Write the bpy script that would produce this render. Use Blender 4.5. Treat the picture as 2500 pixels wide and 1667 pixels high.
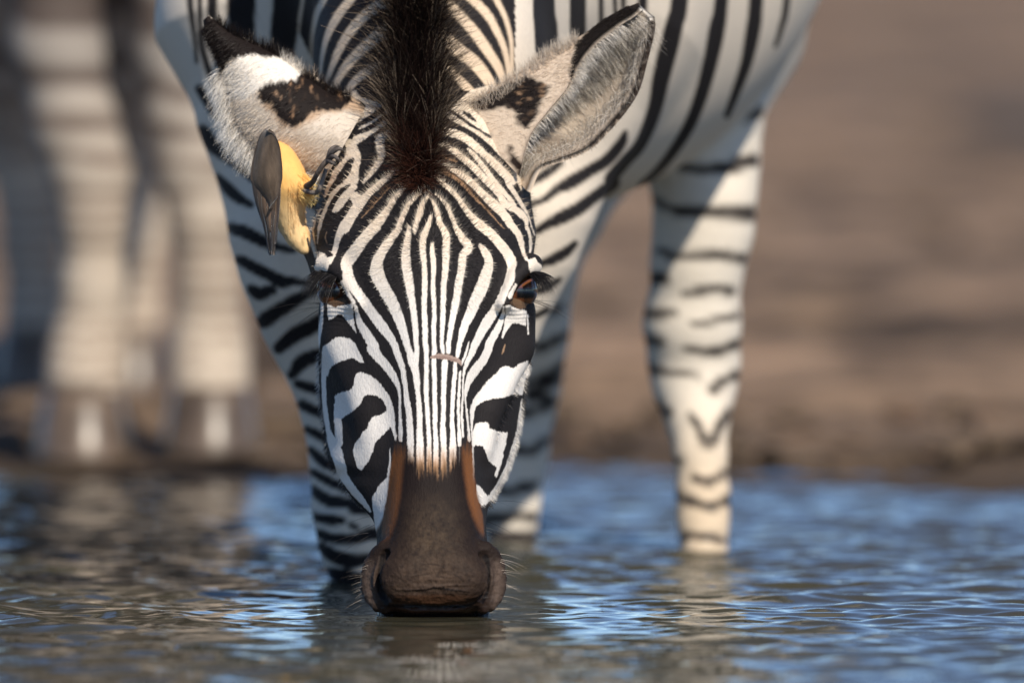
import bpy, math, random
import numpy as np
from mathutils import Vector, Matrix

random.seed(7)
rng = np.random.default_rng(7)
scene = bpy.context.scene
for _o in list(bpy.data.objects):
    bpy.data.objects.remove(_o, do_unlink=True)

# ------------------------------------------------------------------ camera, sky, sun, exposure
D, H = 14.0, 0.756                 # camera distance to the muzzle, height above the water
FPX = 2721.0 * D                   # focal length in photo pixels (photo is 2500 px wide)
TILT = math.atan(1378.5 / FPX)     # looking slightly down
cam_d = bpy.data.cameras.new('camera')
cam = bpy.data.objects.new('camera', cam_d)
scene.collection.objects.link(cam)
cam.location = (0, -D, H)
cam.rotation_euler = (math.pi / 2 - TILT, 0, 0)
cam_d.sensor_width = 36.0
cam_d.lens = FPX / 2500.0 * 36.0
cam_d.clip_start = 0.5
cam_d.clip_end = 6000
cam_d.dof.use_dof = True
cam_d.dof.focus_distance = D + 0.085
cam_d.dof.aperture_fstop = 4.0
scene.camera = cam

SUN_EL, SUN_AZ = math.radians(40), math.radians(24)   # azimuth: to the right of the camera's back
world = bpy.data.worlds.new('World')
scene.world = world
world.use_nodes = True
wn = world.node_tree
wn.nodes.clear()
sky = wn.nodes.new('ShaderNodeTexSky')
sky.sky_type = 'NISHITA'
sky.sun_disc = False
sky.sun_elevation = SUN_EL
sky.sun_rotation = math.pi - SUN_AZ     # sun stands behind the camera, to its right
sky.altitude = 2500
sky.air_density = 0.9
sky.dust_density = 0.1
sky.ozone_density = 4.0
bg = wn.nodes.new('ShaderNodeBackground')
bg.inputs['Strength'].default_value = 0.127
wo = wn.nodes.new('ShaderNodeOutputWorld')
wn.links.new(sky.outputs[0], bg.inputs[0])
wn.links.new(bg.outputs[0], wo.inputs[0])

sun_d = bpy.data.lights.new('sun', 'SUN')
sun_d.energy = 4.6
sun_d.angle = math.radians(0.53)
sun_d.color = (1.0, 0.90, 0.76)
sun = bpy.data.objects.new('sun', sun_d)
scene.collection.objects.link(sun)
sdir = Vector((math.sin(SUN_AZ) * math.cos(SUN_EL), -math.cos(SUN_AZ) * math.cos(SUN_EL), math.sin(SUN_EL)))
sun.rotation_euler = sdir.to_track_quat('Z', 'Y').to_euler()
sun.location = (3, -6, 6)

vs = scene.view_settings
vs.view_transform = 'Standard'
vs.look = 'None'
vs.exposure = 0.10
vs.gamma = 1.0
vs.use_curve_mapping = False
scene.cycles.use_denoising = True
scene.cycles.max_bounces = 6
scene.cycles.transparent_max_bounces = 8

# ------------------------------------------------------------------ pixel <-> place
CT, ST = math.cos(TILT), math.sin(TILT)
def P(px, py, Y):
    """world point on the ray of photo pixel (px,py) at world depth Y"""
    u = (px - 1250.0) / FPX
    v = (833.5 - py) / FPX
    dy, dz = CT + v * ST, -ST + v * CT
    t = (Y + D) / dy
    return np.array([u * t, Y, H + dz * t])
def PIX(p):
    x, y, z = p[:, 0], p[:, 1] + D, p[:, 2] - H
    dep = y * CT - z * ST
    up = y * ST + z * CT
    return 1250.0 + FPX * x / dep, 833.5 - FPX * up / dep
def MPP(Y):
    return (D + Y) / FPX

# ------------------------------------------------------------------ helpers
COL = scene.collection
def mesh_obj(name, verts, faces, mat=None, parent=None, smooth=True, colors=None, loc=None):
    me = bpy.data.meshes.new(name)
    verts = np.asarray(verts, dtype=np.float64)
    if isinstance(faces, np.ndarray):
        n, k = faces.shape
        me.vertices.add(len(verts))
        me.vertices.foreach_set('co', verts.astype(np.float32).ravel())
        me.loops.add(n * k)
        me.loops.foreach_set('vertex_index', faces.astype(np.int32).ravel())
        me.polygons.add(n)
        me.polygons.foreach_set('loop_start', np.arange(0, n * k, k, dtype=np.int32))
        me.update(calc_edges=True)
        me.validate()
    else:
        me.from_pydata(verts.tolist(), [], faces)
        me.update()
    if smooth:
        me.polygons.foreach_set('use_smooth', np.ones(len(me.polygons), dtype=bool))
    if colors is not None:
        a = me.color_attributes.new('coat', 'FLOAT_COLOR', 'POINT')
        c4 = np.ones((len(verts), 4), dtype=np.float32)
        c4[:, :3] = colors
        a.data.foreach_set('color', c4.ravel())
    ob = bpy.data.objects.new(name, me)
    COL.objects.link(ob)
    if mat:
        me.materials.append(mat)
    if parent:
        ob.parent = parent
        ob.matrix_parent_inverse = parent.matrix_basis.inverted()
    if loc is not None:
        ob.location = loc
    return ob
def tag(o, label, cat, group=None):
    o['label'] = label
    o['category'] = cat
    if group:
        o['group'] = group
    return o
def empty(name, loc):
    o = bpy.data.objects.new(name, None)
    o.empty_display_size = 0.1
    COL.objects.link(o)
    o.location = loc
    return o

def new_mat(name):
    m = bpy.data.materials.new(name)
    m.use_nodes = True
    nt = m.node_tree
    b = nt.nodes['Principled BSDF']
    return m, nt, b
def plain(name, col, rough=0.6, spec=0.4, noise=0.0, nscale=60, bump=0.0, bscale=80):
    m, nt, b = new_mat(name)
    b.inputs['Base Color'].default_value = (*col, 1)
    b.inputs['Roughness'].default_value = rough
    b.inputs['Specular IOR Level'].default_value = spec
    tc = nt.nodes.new('ShaderNodeTexCoord')
    if noise:
        n = nt.nodes.new('ShaderNodeTexNoise')
        n.inputs['Scale'].default_value = nscale
        n.inputs['Detail'].default_value = 5
        nt.links.new(tc.outputs['Object'], n.inputs['Vector'])
        mr = nt.nodes.new('ShaderNodeMapRange')
        mr.inputs['From Min'].default_value = 0.3
        mr.inputs['From Max'].default_value = 0.7
        mr.inputs['To Min'].default_value = 1 - noise
        mr.inputs['To Max'].default_value = 1 + noise
        nt.links.new(n.outputs[0], mr.inputs[0])
        mx = nt.nodes.new('ShaderNodeVectorMath')
        mx.operation = 'SCALE'
        mx.inputs[0].default_value = col
        nt.links.new(mr.outputs[0], mx.inputs['Scale'])
        nt.links.new(mx.outputs[0], b.inputs['Base Color'])
    if bump:
        n2 = nt.nodes.new('ShaderNodeTexNoise')
        n2.inputs['Scale'].default_value = bscale
        n2.inputs['Detail'].default_value = 6
        nt.links.new(tc.outputs['Object'], n2.inputs['Vector'])
        bp = nt.nodes.new('ShaderNodeBump')
        bp.inputs['Strength'].default_value = bump
        bp.inputs['Distance'].default_value = 0.004
        nt.links.new(n2.outputs[0], bp.inputs['Height'])
        nt.links.new(bp.outputs[0], b.inputs['Normal'])
    return m
def coat_mat(name, rough=0.55, spec=0.25, sheen=0.0, bump=0.25, bscale=420, wrinkle=0.0):
    m, nt, b = new_mat(name)
    at = nt.nodes.new('ShaderNodeVertexColor')
    at.layer_name = 'coat'
    nt.links.new(at.outputs[0], b.inputs['Base Color'])
    b.inputs['Roughness'].default_value = rough
    b.inputs['Specular IOR Level'].default_value = spec
    b.inputs['Sheen Weight'].default_value = sheen
    b.inputs['Sheen Roughness'].default_value = 0.4
    if bump:
        tc = nt.nodes.new('ShaderNodeTexCoord')
        mp = nt.nodes.new('ShaderNodeMapping')
        mp.inputs['Scale'].default_value = (1, 0.5, 0.35)
        nt.links.new(tc.outputs['Object'], mp.inputs['Vector'])
        n2 = nt.nodes.new('ShaderNodeTexNoise')
        n2.inputs['Scale'].default_value = bscale
        n2.inputs['Detail'].default_value = 4
        nt.links.new(mp.outputs[0], n2.inputs['Vector'])
        bp = nt.nodes.new('ShaderNodeBump')
        bp.inputs['Strength'].default_value = bump
        bp.inputs['Distance'].default_value = 0.0012
        nt.links.new(n2.outputs[0], bp.inputs['Height'])
        nt.links.new(bp.outputs[0], b.inputs['Normal'])
    return m

def fade(t):
    return t * t * t * (t * (t * 6 - 15) + 10)
def sstep(a, b, x):
    t = np.clip((x - a) / (b - a), 0, 1)
    return t * t * (3 - 2 * t)
def vnoise(p, scale, seed=0):
    """value noise in 3D, -1..1"""
    q = p * scale + seed * 17.31 + 1000.0
    i = np.floor(q).astype(np.int64)
    f = fade(q - i)
    def h(ix, iy, iz):
        n = (ix * 374761393 + iy * 668265263 + iz * 2147483647 + seed * 1274126177) & 0xffffffff
        n = ((n ^ (n >> 13)) * 1274126177) & 0xffffffff
        return ((n ^ (n >> 16)) & 0xffff) / 32767.5 - 1.0
    r = 0
    for dx in (0, 1):
        for dy in (0, 1):
            for dz in (0, 1):
                w = (f[:, 0] if dx else 1 - f[:, 0]) * (f[:, 1] if dy else 1 - f[:, 1]) * (f[:, 2] if dz else 1 - f[:, 2])
                r = r + w * h(i[:, 0] + dx, i[:, 1] + dy, i[:, 2] + dz)
    return r
def fbm(p, scale, seed=0, octv=4):
    r, a = 0, 1.0
    for k in range(octv):
        r = r + a * vnoise(p, scale * 2 ** k, seed + k)
        a *= 0.5
    return r / 1.9

# ------------------------------------------------------------------ ground, water
def ground_height(x, y):
    """shore line runs slightly oblique; lake bed in front of it, dry bank behind"""
    shore = 2.66 - 0.42 * x + 0.05 * np.sin(3.1 * x + 1.0) + 0.03 * np.sin(7.3 * x)
    shore = np.where(x > 0.4, np.maximum(shore, 2.40 - 0.05 * x), shore)
    shore = np.where(x < -0.6, np.minimum(shore, 2.92), shore)
    d = y - shore
    h = np.where(d < 0, -0.33 * (1 - np.exp(d * 1.6)), 0.028 * (1 - np.exp(-d * 5)) + 0.010 * np.clip(d, 0, 60) ** 0.8)
    return h, d
def build_ground():
    ys = np.concatenate([np.array([-400, -120, -60, -30, -16, -8, -4, -2, -1, 0, .6, 1.1, 1.5, 1.8, 2.0]),
                         np.arange(2.1, 6.0, 0.035), np.arange(6, 14, 0.1), np.arange(14, 60, 0.8), np.array([70, 90, 120, 180, 300, 600, 1200, 2400, 4000])])
    xs = np.concatenate([np.array([-3000, -900, -300, -100, -40, -15, -6]), np.arange(-3, -1.2, 0.12), np.arange(-1.2, 1.2, 0.03), np.arange(1.2, 3, 0.12), np.array([6, 15, 40, 100, 300, 900, 3000])])
    X, Y = np.meshgrid(xs, ys)
    h, d = ground_height(X, Y)
    pts = np.stack([X.ravel(), Y.ravel(), np.zeros(X.size)], 1)
    near = sstep(0.0, 0.25, d.ravel()) * (1 - sstep(25, 60, Y.ravel()))
    rough = fbm(pts, 2.6, 3, 5) * 0.060 + fbm(pts, 14, 9, 3) * 0.014
    pts[:, 2] = h.ravel() + rough * near
    nx = len(xs)
    idx = np.arange(X.size).reshape(X.shape)
    F = np.stack([idx[:-1, :-1], idx[:-1, 1:], idx[1:, 1:], idx[1:, :-1]], -1).reshape(-1, 4)
    m, nt, b = new_mat('dry_earth')
    tc = nt.nodes.new('ShaderNodeTexCoord')
    def noise(scale, detail=6, dist=0.0):
        n = nt.nodes.new('ShaderNodeTexNoise')
        n.inputs['Scale'].default_value = scale
        n.inputs['Detail'].default_value = detail
        n.inputs['Distortion'].default_value = dist
        nt.links.new(tc.outputs['Object'], n.inputs['Vector'])
        return n
    r1 = nt.nodes.new('ShaderNodeValToRGB')
    r1.color_ramp.elements[0].position = 0.38
    r1.color_ramp.elements[0].color = (0.085, 0.062, 0.046, 1)
    r1.color_ramp.elements[1].position = 0.64
    r1.color_ramp.elements[1].color = (0.36, 0.25, 0.175, 1)
    e = r1.color_ramp.elements.new(0.5)
    e.color = (0.245, 0.175, 0.125, 1)
    nt.links.new(noise(1.7, 8, 0.4).outputs[0], r1.inputs[0])
    r2 = nt.nodes.new('ShaderNodeValToRGB')
    r2.color_ramp.elements[0].position = 0.42
    r2.color_ramp.elements[0].color = (0.62, 0.60, 0.58, 1)
    r2.color_ramp.elements[1].position = 0.62
    r2.color_ramp.elements[1].color = (1.25, 1.2, 1.12, 1)
    nt.links.new(noise(9, 6).outputs[0], r2.inputs[0])
    mx = nt.nodes.new('ShaderNodeMix')
    mx.data_type = 'RGBA'
    mx.blend_type = 'MULTIPLY'
    mx.inputs[0].default_value = 1
    nt.links.new(r1.outputs[0], mx.inputs[6])
    nt.links.new(r2.outputs[0], mx.inputs[7])
    # wet mud belt along the water: darker and smoother
    wet = nt.nodes.new('ShaderNodeVertexColor')
    wet.layer_name = 'coat'
    mw = nt.nodes.new('ShaderNodeMix')
    mw.data_type = 'RGBA'
    mw.inputs[7].default_value = (0.062, 0.043, 0.028, 1)
    nt.links.new(wet.outputs[0], mw.inputs[0])
    nt.links.new(mx.outputs[2], mw.inputs[6])
    nt.links.new(mw.outputs[2], b.inputs['Base Color'])
    b.inputs['Roughness'].default_value = 0.9
    b.inputs['Specular IOR Level'].default_value = 0.2
    bp = nt.nodes.new('ShaderNodeBump')
    bp.inputs['Strength'].default_value = 0.6
    bp.inputs['Distance'].default_value = 0.02
    nt.links.new(noise(40, 8).outputs[0], bp.inputs['Height'])
    nt.links.new(bp.outputs[0], b.inputs['Normal'])
    wc = (1 - .45 * sstep(0.02, 0.55, d.ravel()) - .55 * sstep(.1, 2.2, d.ravel() + 0.22 * fbm(pts * np.array([1, 1, 0]), 3.0, 31)))[:, None] * np.ones(3)
    o = mesh_obj('ground', pts, F, m, colors=wc)
    o['kind'] = 'structure'
    o['label'] = 'dry brown earth bank behind the waterhole'
    return o
ground = build_ground()

def wave(x, y):
    r = np.random.default_rng(21)
    z = np.zeros_like(x)
    n = 46
    for k in range(n):
        lam = 0.024 * (9.0 ** (k / n))
        th = r.normal(math.pi / 2, 0.62)
        amp = lam * 0.0106 * (0.035 / lam) ** 0.25 * r.uniform(0.5, 1.4)
        kx, ky = math.cos(th) * 2 * math.pi / lam, math.sin(th) * 2 * math.pi / lam
        # patchy wind: each train is strong only in places
        cx, cy, sg = r.uniform(-0.7, 0.7), r.uniform(-1.2, 2.2), r.uniform(0.35, 1.1)
        env = 0.35 + 0.95 * np.exp(-((x - cx) ** 2 * 1.6 + (y - cy) ** 2 * 0.5) / sg ** 2)
        z += amp * env * np.sin(kx * x + ky * y + r.uniform(0, 6.28))
    # rings spreading from the lips
    mx_, my_ = P(1058, 1500, 0.05)[:2]
    rr = np.sqrt((x - mx_) ** 2 + (y - my_) ** 2)
    calm = sstep(0.10, 0.38, np.sqrt((x - mx_) ** 2 + ((y - my_) * 0.45) ** 2))
    z = z * (0.25 + 0.75 * calm) + 0.0007 * np.exp(-((rr - 0.20) / 0.16) ** 2) * np.sin(rr * 2 * math.pi / 0.045)
    return z
def build_water():
    ys = np.concatenate([np.array([-400, -100, -40, -20, -12, -8, -5, -3.2, -2.4, -1.9]), np.arange(-1.6, 3.3, 0.006), np.array([3.6, 4.2])])
    xs = np.concatenate([np.array([-300, -60, -15, -5, -2.5, -1.5, -1.0]), np.arange(-0.8, 0.8, 0.007), np.array([0.85, 1.0, 1.5, 2.5, 5, 15, 60, 300])])
    X, Y = np.meshgrid(xs, ys)
    Z = wave(X, Y) * np.where((np.abs(X) < 0.82) & (Y > -1.62), 1, 0)
    pts = np.stack([X.ravel(), Y.ravel(), Z.ravel()], 1)
    idx = np.arange(X.size).reshape(X.shape)
    F = np.stack([idx[:-1, :-1], idx[:-1, 1:], idx[1:, 1:], idx[1:, :-1]], -1).reshape(-1, 4)
    m, nt, b = new_mat('muddy_water')
    b.inputs['Base Color'].default_value = (0.050, 0.046, 0.030, 1)
    b.inputs['Roughness'].default_value = 0.05
    b.inputs['IOR'].default_value = 1.33
    b.inputs['Specular IOR Level'].default_value = 0.5
    o = mesh_obj('water', pts, F, m)
    o['kind'] = 'structure'
    o['label'] = 'rippled blue and brown water of the waterhole'
    return o
water = build_water()

# ------------------------------------------------------------------ signed distance toolkit
def smin(a, b, k):
    h = np.clip(0.5 + 0.5 * (b - a) / k, 0, 1)
    return b + (a - b) * h - k * h * (1 - h)
def smax(a, b, k):
    return -smin(-a, -b, k)
def seg_dist(p, a, b, ra, rb):
    ab = b - a
    t = np.clip((p - a) @ ab / max(ab @ ab, 1e-9), 0, 1)
    q = p - a - t[:, None] * ab
    return np.sqrt((q * q).sum(1)) - (ra + (rb - ra) * t)
def chain(p, pts, k=0.0):
    d = None
    for (a, ra), (b, rb) in zip(pts[:-1], pts[1:]):
        e = seg_dist(p, np.asarray(a), np.asarray(b), ra, rb)
        d = e if d is None else (smin(d, e, k) if k else np.minimum(d, e))
    return d
def ellip(p, c, r):
    q = (p - np.asarray(c)) / np.asarray(r)
    k0 = np.sqrt((q * q).sum(1))
    q2 = q / np.asarray(r)
    k1 = np.sqrt((q2 * q2).sum(1)) + 1e-9
    return k0 * (k0 - 1) / k1
def boxed(p, lo, hi, fn, far=0.6):
    m = np.all((p > np.asarray(lo)) & (p < np.asarray(hi)), 1)
    d = np.full(len(p), far, dtype=np.float64)
    if m.any():
        d[m] = fn(p[m])
    return d

def surface_nets(fn, lo, hi, step, coarse=4, band=0.06):
    lo, hi = np.asarray(lo, float), np.asarray(hi, float)
    n = (np.ceil((hi - lo) / step / coarse).astype(int) * coarse) + 1
    ax = [lo[i] + step * np.arange(n[i]) for i in range(3)]
    cax = [a[::coarse] for a in ax]
    CX = np.stack(np.meshgrid(*cax, indexing='ij'), -1).reshape(-1, 3)
    cd = fn(CX).reshape([len(a) for a in cax])
    full = np.repeat(np.repeat(np.repeat(cd, coarse, 0), coarse, 1), coarse, 2)
    off = coarse // 2
    # nearest coarse node value
    ix = [np.minimum((np.arange(n[i]) + off) // coarse, len(cax[i]) - 1) for i in range(3)]
    full = cd[np.ix_(*ix)]
    near = np.abs(full) < band
    w = np.argwhere(near)
    pts = lo + w * step
    full[near] = fn(pts)
    s = full < 0
    # active cells
    cells = np.zeros([k - 1 for k in n], dtype=np.int8)
    for dx in (0, 1):
        for dy in (0, 1):
            for dz in (0, 1):
                cells += s[dx:n[0] - 1 + dx, dy:n[1] - 1 + dy, dz:n[2] - 1 + dz]
    act = (cells > 0) & (cells < 8)
    cid = -np.ones(cells.shape, dtype=np.int64)
    ci = np.argwhere(act)
    cid[act] = np.arange(len(ci))
    acc = np.zeros((len(ci), 3))
    cnt = np.zeros(len(ci))
    corners = [(a, b, c) for a in (0, 1) for b in (0, 1) for c in (0, 1)]
    val = {c: full[ci[:, 0] + c[0], ci[:, 1] + c[1], ci[:, 2] + c[2]] for c in corners}
    for a in corners:
        for ax_ in range(3):
            if a[ax_] == 0:
                b = list(a)
                b[ax_] = 1
                b = tuple(b)
                va, vb = val[a], val[b]
                cr = (va < 0) != (vb < 0)
                t = np.where(cr, va / np.where(va == vb, 1, va - vb), 0)
                pt = np.tile(np.array(a, float), (len(ci), 1))
                pt[:, ax_] += t
                acc += np.where(cr[:, None], pt, 0)
                cnt += cr
    V = lo + (ci + acc / np.maximum(cnt, 1)[:, None]) * step
    quads = []
    for ax_ in range(3):
        o1, o2 = [(1, 2), (2, 0), (0, 1)][ax_]
        sl0 = [slice(None)] * 3
        sl1 = [slice(None)] * 3
        sl0[ax_] = slice(0, -1)
        sl1[ax_] = slice(1, None)
        cr = s[tuple(sl0)] != s[tuple(sl1)]
        e = np.argwhere(cr)
        e = e[(e[:, o1] > 0) & (e[:, o2] > 0) & (e[:, o1] < n[o1] - 1) & (e[:, o2] < n[o2] - 1)]
        def cell(d1, d2):
            q = e.copy()
            q[:, o1] += d1
            q[:, o2] += d2
            return cid[q[:, 0], q[:, 1], q[:, 2]]
        q = np.stack([cell(-1, -1), cell(0, -1), cell(0, 0), cell(-1, 0)], 1)
        inside0 = s[e[:, 0], e[:, 1], e[:, 2]]
        q = np.where(inside0[:, None], q, q[:, ::-1])
        quads.append(q)
    Q = np.concatenate(quads)
    Q = Q[(Q >= 0).all(1)]
    return V, Q
def grad(fn, p, e=0.0008):
    k = np.array([[1, -1, -1], [-1, -1, 1], [-1, 1, -1], [1, 1, 1]], float)
    g = 0
    for kk in k:
        g = g + kk * fn(p + e * kk)[:, None]
    return g / (4 * e)
def project(fn, V, it=2, maxstep=0.006):
    for _ in range(it):
        d = fn(V)
        g = grad(fn, V)
        g2 = (g * g).sum(1) + 1e-6
        st = np.clip(d / g2, -maxstep, maxstep)
        V = V - g * st[:, None]
    return V
def subdivide(V, Q, sel, polys):
    """split the selected quads 1->4; neighbours become n-gons that share the new points (stored in polys)"""
    E = np.sort(np.stack([Q, np.roll(Q, -1, 1)], -1).reshape(-1, 2), 1)
    key = E[:, 0] * (len(V) + 1) + E[:, 1]
    uk, inv = np.unique(key, return_inverse=True)
    inv = inv.reshape(len(Q), 4)
    split = np.zeros(len(uk), bool)
    split[inv[sel].ravel()] = True
    mid = -np.ones(len(uk), dtype=np.int64)
    mid[split] = len(V) + np.arange(split.sum())
    a, b = uk[split] // (len(V) + 1), uk[split] % (len(V) + 1)
    Vm = (V[a] + V[b]) / 2
    QS = Q[sel]
    cen = len(V) + len(Vm) + np.arange(len(QS))
    Vc = V[QS].mean(1)
    M = mid[inv[sel]]
    parts = [np.stack([QS[:, i], M[:, i], cen, M[:, i - 1]], 1) for i in range(4)]
    rest = ~sel
    hasmid = (mid[inv] >= 0).any(1) & rest
    for f, m in zip(Q[hasmid], mid[inv[hasmid]]):
        pl = []
        for i in range(4):
            pl.append(int(f[i]))
            if m[i] >= 0:
                pl.append(int(m[i]))
        polys.append(pl)
    Vn = np.concatenate([V, Vm, Vc])
    Qn = np.concatenate(parts)
    keep = Q[rest & ~hasmid]
    return Vn, Qn, keep

# ------------------------------------------------------------------ coat painting: strokes traced as coat marks
CROPS = dict(A=(740, 240, 4.9), B=(1000, 240, 4.9), C=(740, 540, 4.9), D=(1000, 540, 4.9), E=(740, 840, 4.9), F=(1000, 840, 4.9),
             G=(450, 0, 2.94), H=(1200, 0, 2.94), I=(1200, 450, 2.94), J=(1100, 900, 2.94), K=(450, 500, 2.94), L=(600, 950, 2.4125),
             M=(860, 1200, 4.355), S=(0, 0, 1.0), T=(560, 280, 3.92))
def parse(s):
    out, c = [], 'S'
    for tok in s.split():
        if tok.isalpha():
            c = tok
            continue
        v = [float(q) for q in tok.split(',')]
        ox, oy, f = CROPS[c]
        out.append([ox + v[0] / f, oy + v[1] / f] + [q / f for q in v[2:]])
    return np.array(out)
def smooth_line(a, n=6):
    if len(a) < 3:
        return a
    p = np.vstack([2 * a[0] - a[1], a, 2 * a[-1] - a[-2]])
    out = []
    for i in range(1, len(p) - 2):
        for t in np.arange(0, 1, 1.0 / n):
            t2, t3 = t * t, t * t * t
            out.append(0.5 * ((2 * p[i]) + (-p[i - 1] + p[i + 1]) * t + (2 * p[i - 1] - 5 * p[i] + 4 * p[i + 1] - p[i + 2]) * t2 + (-p[i - 1] + 3 * p[i] - 3 * p[i + 1] + p[i + 2]) * t3))
    out.append(p[-2])
    return np.array(out)
class Canvas:
    def __init__(s, x0, y0, x1, y1, res, base):
        s.x0, s.y0, s.res = x0, y0, res
        s.w, s.h = int((x1 - x0) * res), int((y1 - y0) * res)
        s.c = np.tile(np.array(base, np.float32), (s.h, s.w, 1))
    def grid(s, i0, i1, j0, j1):
        X, Y = np.meshgrid(np.arange(i0, i1), np.arange(j0, j1))
        return s.x0 + (X + .5) / s.res, s.y0 + (Y + .5) / s.res
    def blend(s, i0, i1, j0, j1, cov, col):
        sub = s.c[j0:j1, i0:i1]
        s.c[j0:j1, i0:i1] = sub * (1 - cov[..., None]) + np.asarray(col, np.float32) * cov[..., None]
    def box(s, xa, ya, xb, yb):
        i0 = max(0, int((xa - s.x0) * s.res)); i1 = min(s.w, int((xb - s.x0) * s.res) + 1)
        j0 = max(0, int((ya - s.y0) * s.res)); j1 = min(s.h, int((yb - s.y0) * s.res) + 1)
        return i0, i1, j0, j1
    def stroke(s, spec, col, soft=1.6, grow=0.0):
        a = smooth_line(parse(spec))
        r = a[:, 2] / 2 + grow
        b = s.box((a[:, 0] - r).min() - 4, (a[:, 1] - r).min() - 4, (a[:, 0] + r).max() + 4, (a[:, 1] + r).max() + 4)
        if b[1] <= b[0] or b[3] <= b[2]:
            return
        d = np.full((b[3] - b[2], b[1] - b[0]), 1e3, np.float32)
        for k in range(len(a) - 1):
            ra, rb = max(r[k], .05), max(r[k + 1], .05)
            rm = max(ra, rb) + 4
            q = s.box(min(a[k, 0], a[k + 1, 0]) - rm, min(a[k, 1], a[k + 1, 1]) - rm, max(a[k, 0], a[k + 1, 0]) + rm, max(a[k, 1], a[k + 1, 1]) + rm)
            q = (max(q[0], b[0]), min(q[1], b[1]), max(q[2], b[2]), min(q[3], b[3]))
            if q[1] <= q[0] or q[3] <= q[2]:
                continue
            X, Y = s.grid(*q)
            ab = a[k + 1, :2] - a[k, :2]
            t = np.clip(((X - a[k, 0]) * ab[0] + (Y - a[k, 1]) * ab[1]) / max(ab @ ab, 1e-6), 0, 1)
            e = np.hypot(X - a[k, 0] - t * ab[0], Y - a[k, 1] - t * ab[1]) - (ra + t * (rb - ra))
            sub = d[q[2] - b[2]:q[3] - b[2], q[0] - b[0]:q[1] - b[0]]
            np.minimum(sub, e, out=sub)
        s.blend(*b, np.clip(0.5 - d / soft, 0, 1), col)
    def poly(s, spec, col, soft=1.6):
        a = parse(spec)[:, :2]
        b = s.box(a[:, 0].min() - 3, a[:, 1].min() - 3, a[:, 0].max() + 3, a[:, 1].max() + 3)
        if b[1] <= b[0] or b[3] <= b[2]:
            return
        X, Y = s.grid(*b)
        ins = np.zeros(X.shape, bool)
        dist = np.full(X.shape, 1e3)
        for k in range(len(a)):
            p, q = a[k], a[(k + 1) % len(a)]
            c = ((p[1] > Y) != (q[1] > Y)) & (X < (q[0] - p[0]) * (Y - p[1]) / (q[1] - p[1] + 1e-9) + p[0])
            ins ^= c
            ab = q - p
            t = np.clip(((X - p[0]) * ab[0] + (Y - p[1]) * ab[1]) / max(ab @ ab, 1e-6), 0, 1)
            dist = np.minimum(dist, np.hypot(X - p[0] - t * ab[0], Y - p[1] - t * ab[1]))
        sd = np.where(ins, -dist, dist)
        s.blend(*b, np.clip(0.5 - sd / soft, 0, 1), col)
    def mix(s, cov, col):
        s.c = s.c * (1 - cov[..., None]) + np.asarray(col, np.float32) * cov[..., None]
    def full(s):
        return s.grid(0, s.w, 0, s.h)
    def sample(s, px, py):
        x = np.clip((px - s.x0) * s.res - .5, 0, s.w - 1.01)
        y = np.clip((py - s.y0) * s.res - .5, 0, s.h - 1.01)
        i, j = x.astype(int), y.astype(int)
        fx, fy = (x - i)[:, None], (y - j)[:, None]
        c = s.c
        return (c[j, i] * (1 - fx) + c[j, i + 1] * fx) * (1 - fy) + (c[j + 1, i] * (1 - fx) + c[j + 1, i + 1] * fx) * fy

BLACK = (0.020, 0.0175, 0.018)
WHITE = (0.80, 0.755, 0.70)
CREAM = (0.74, 0.60, 0.45)
TAN = (0.42, 0.23, 0.11)

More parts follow.
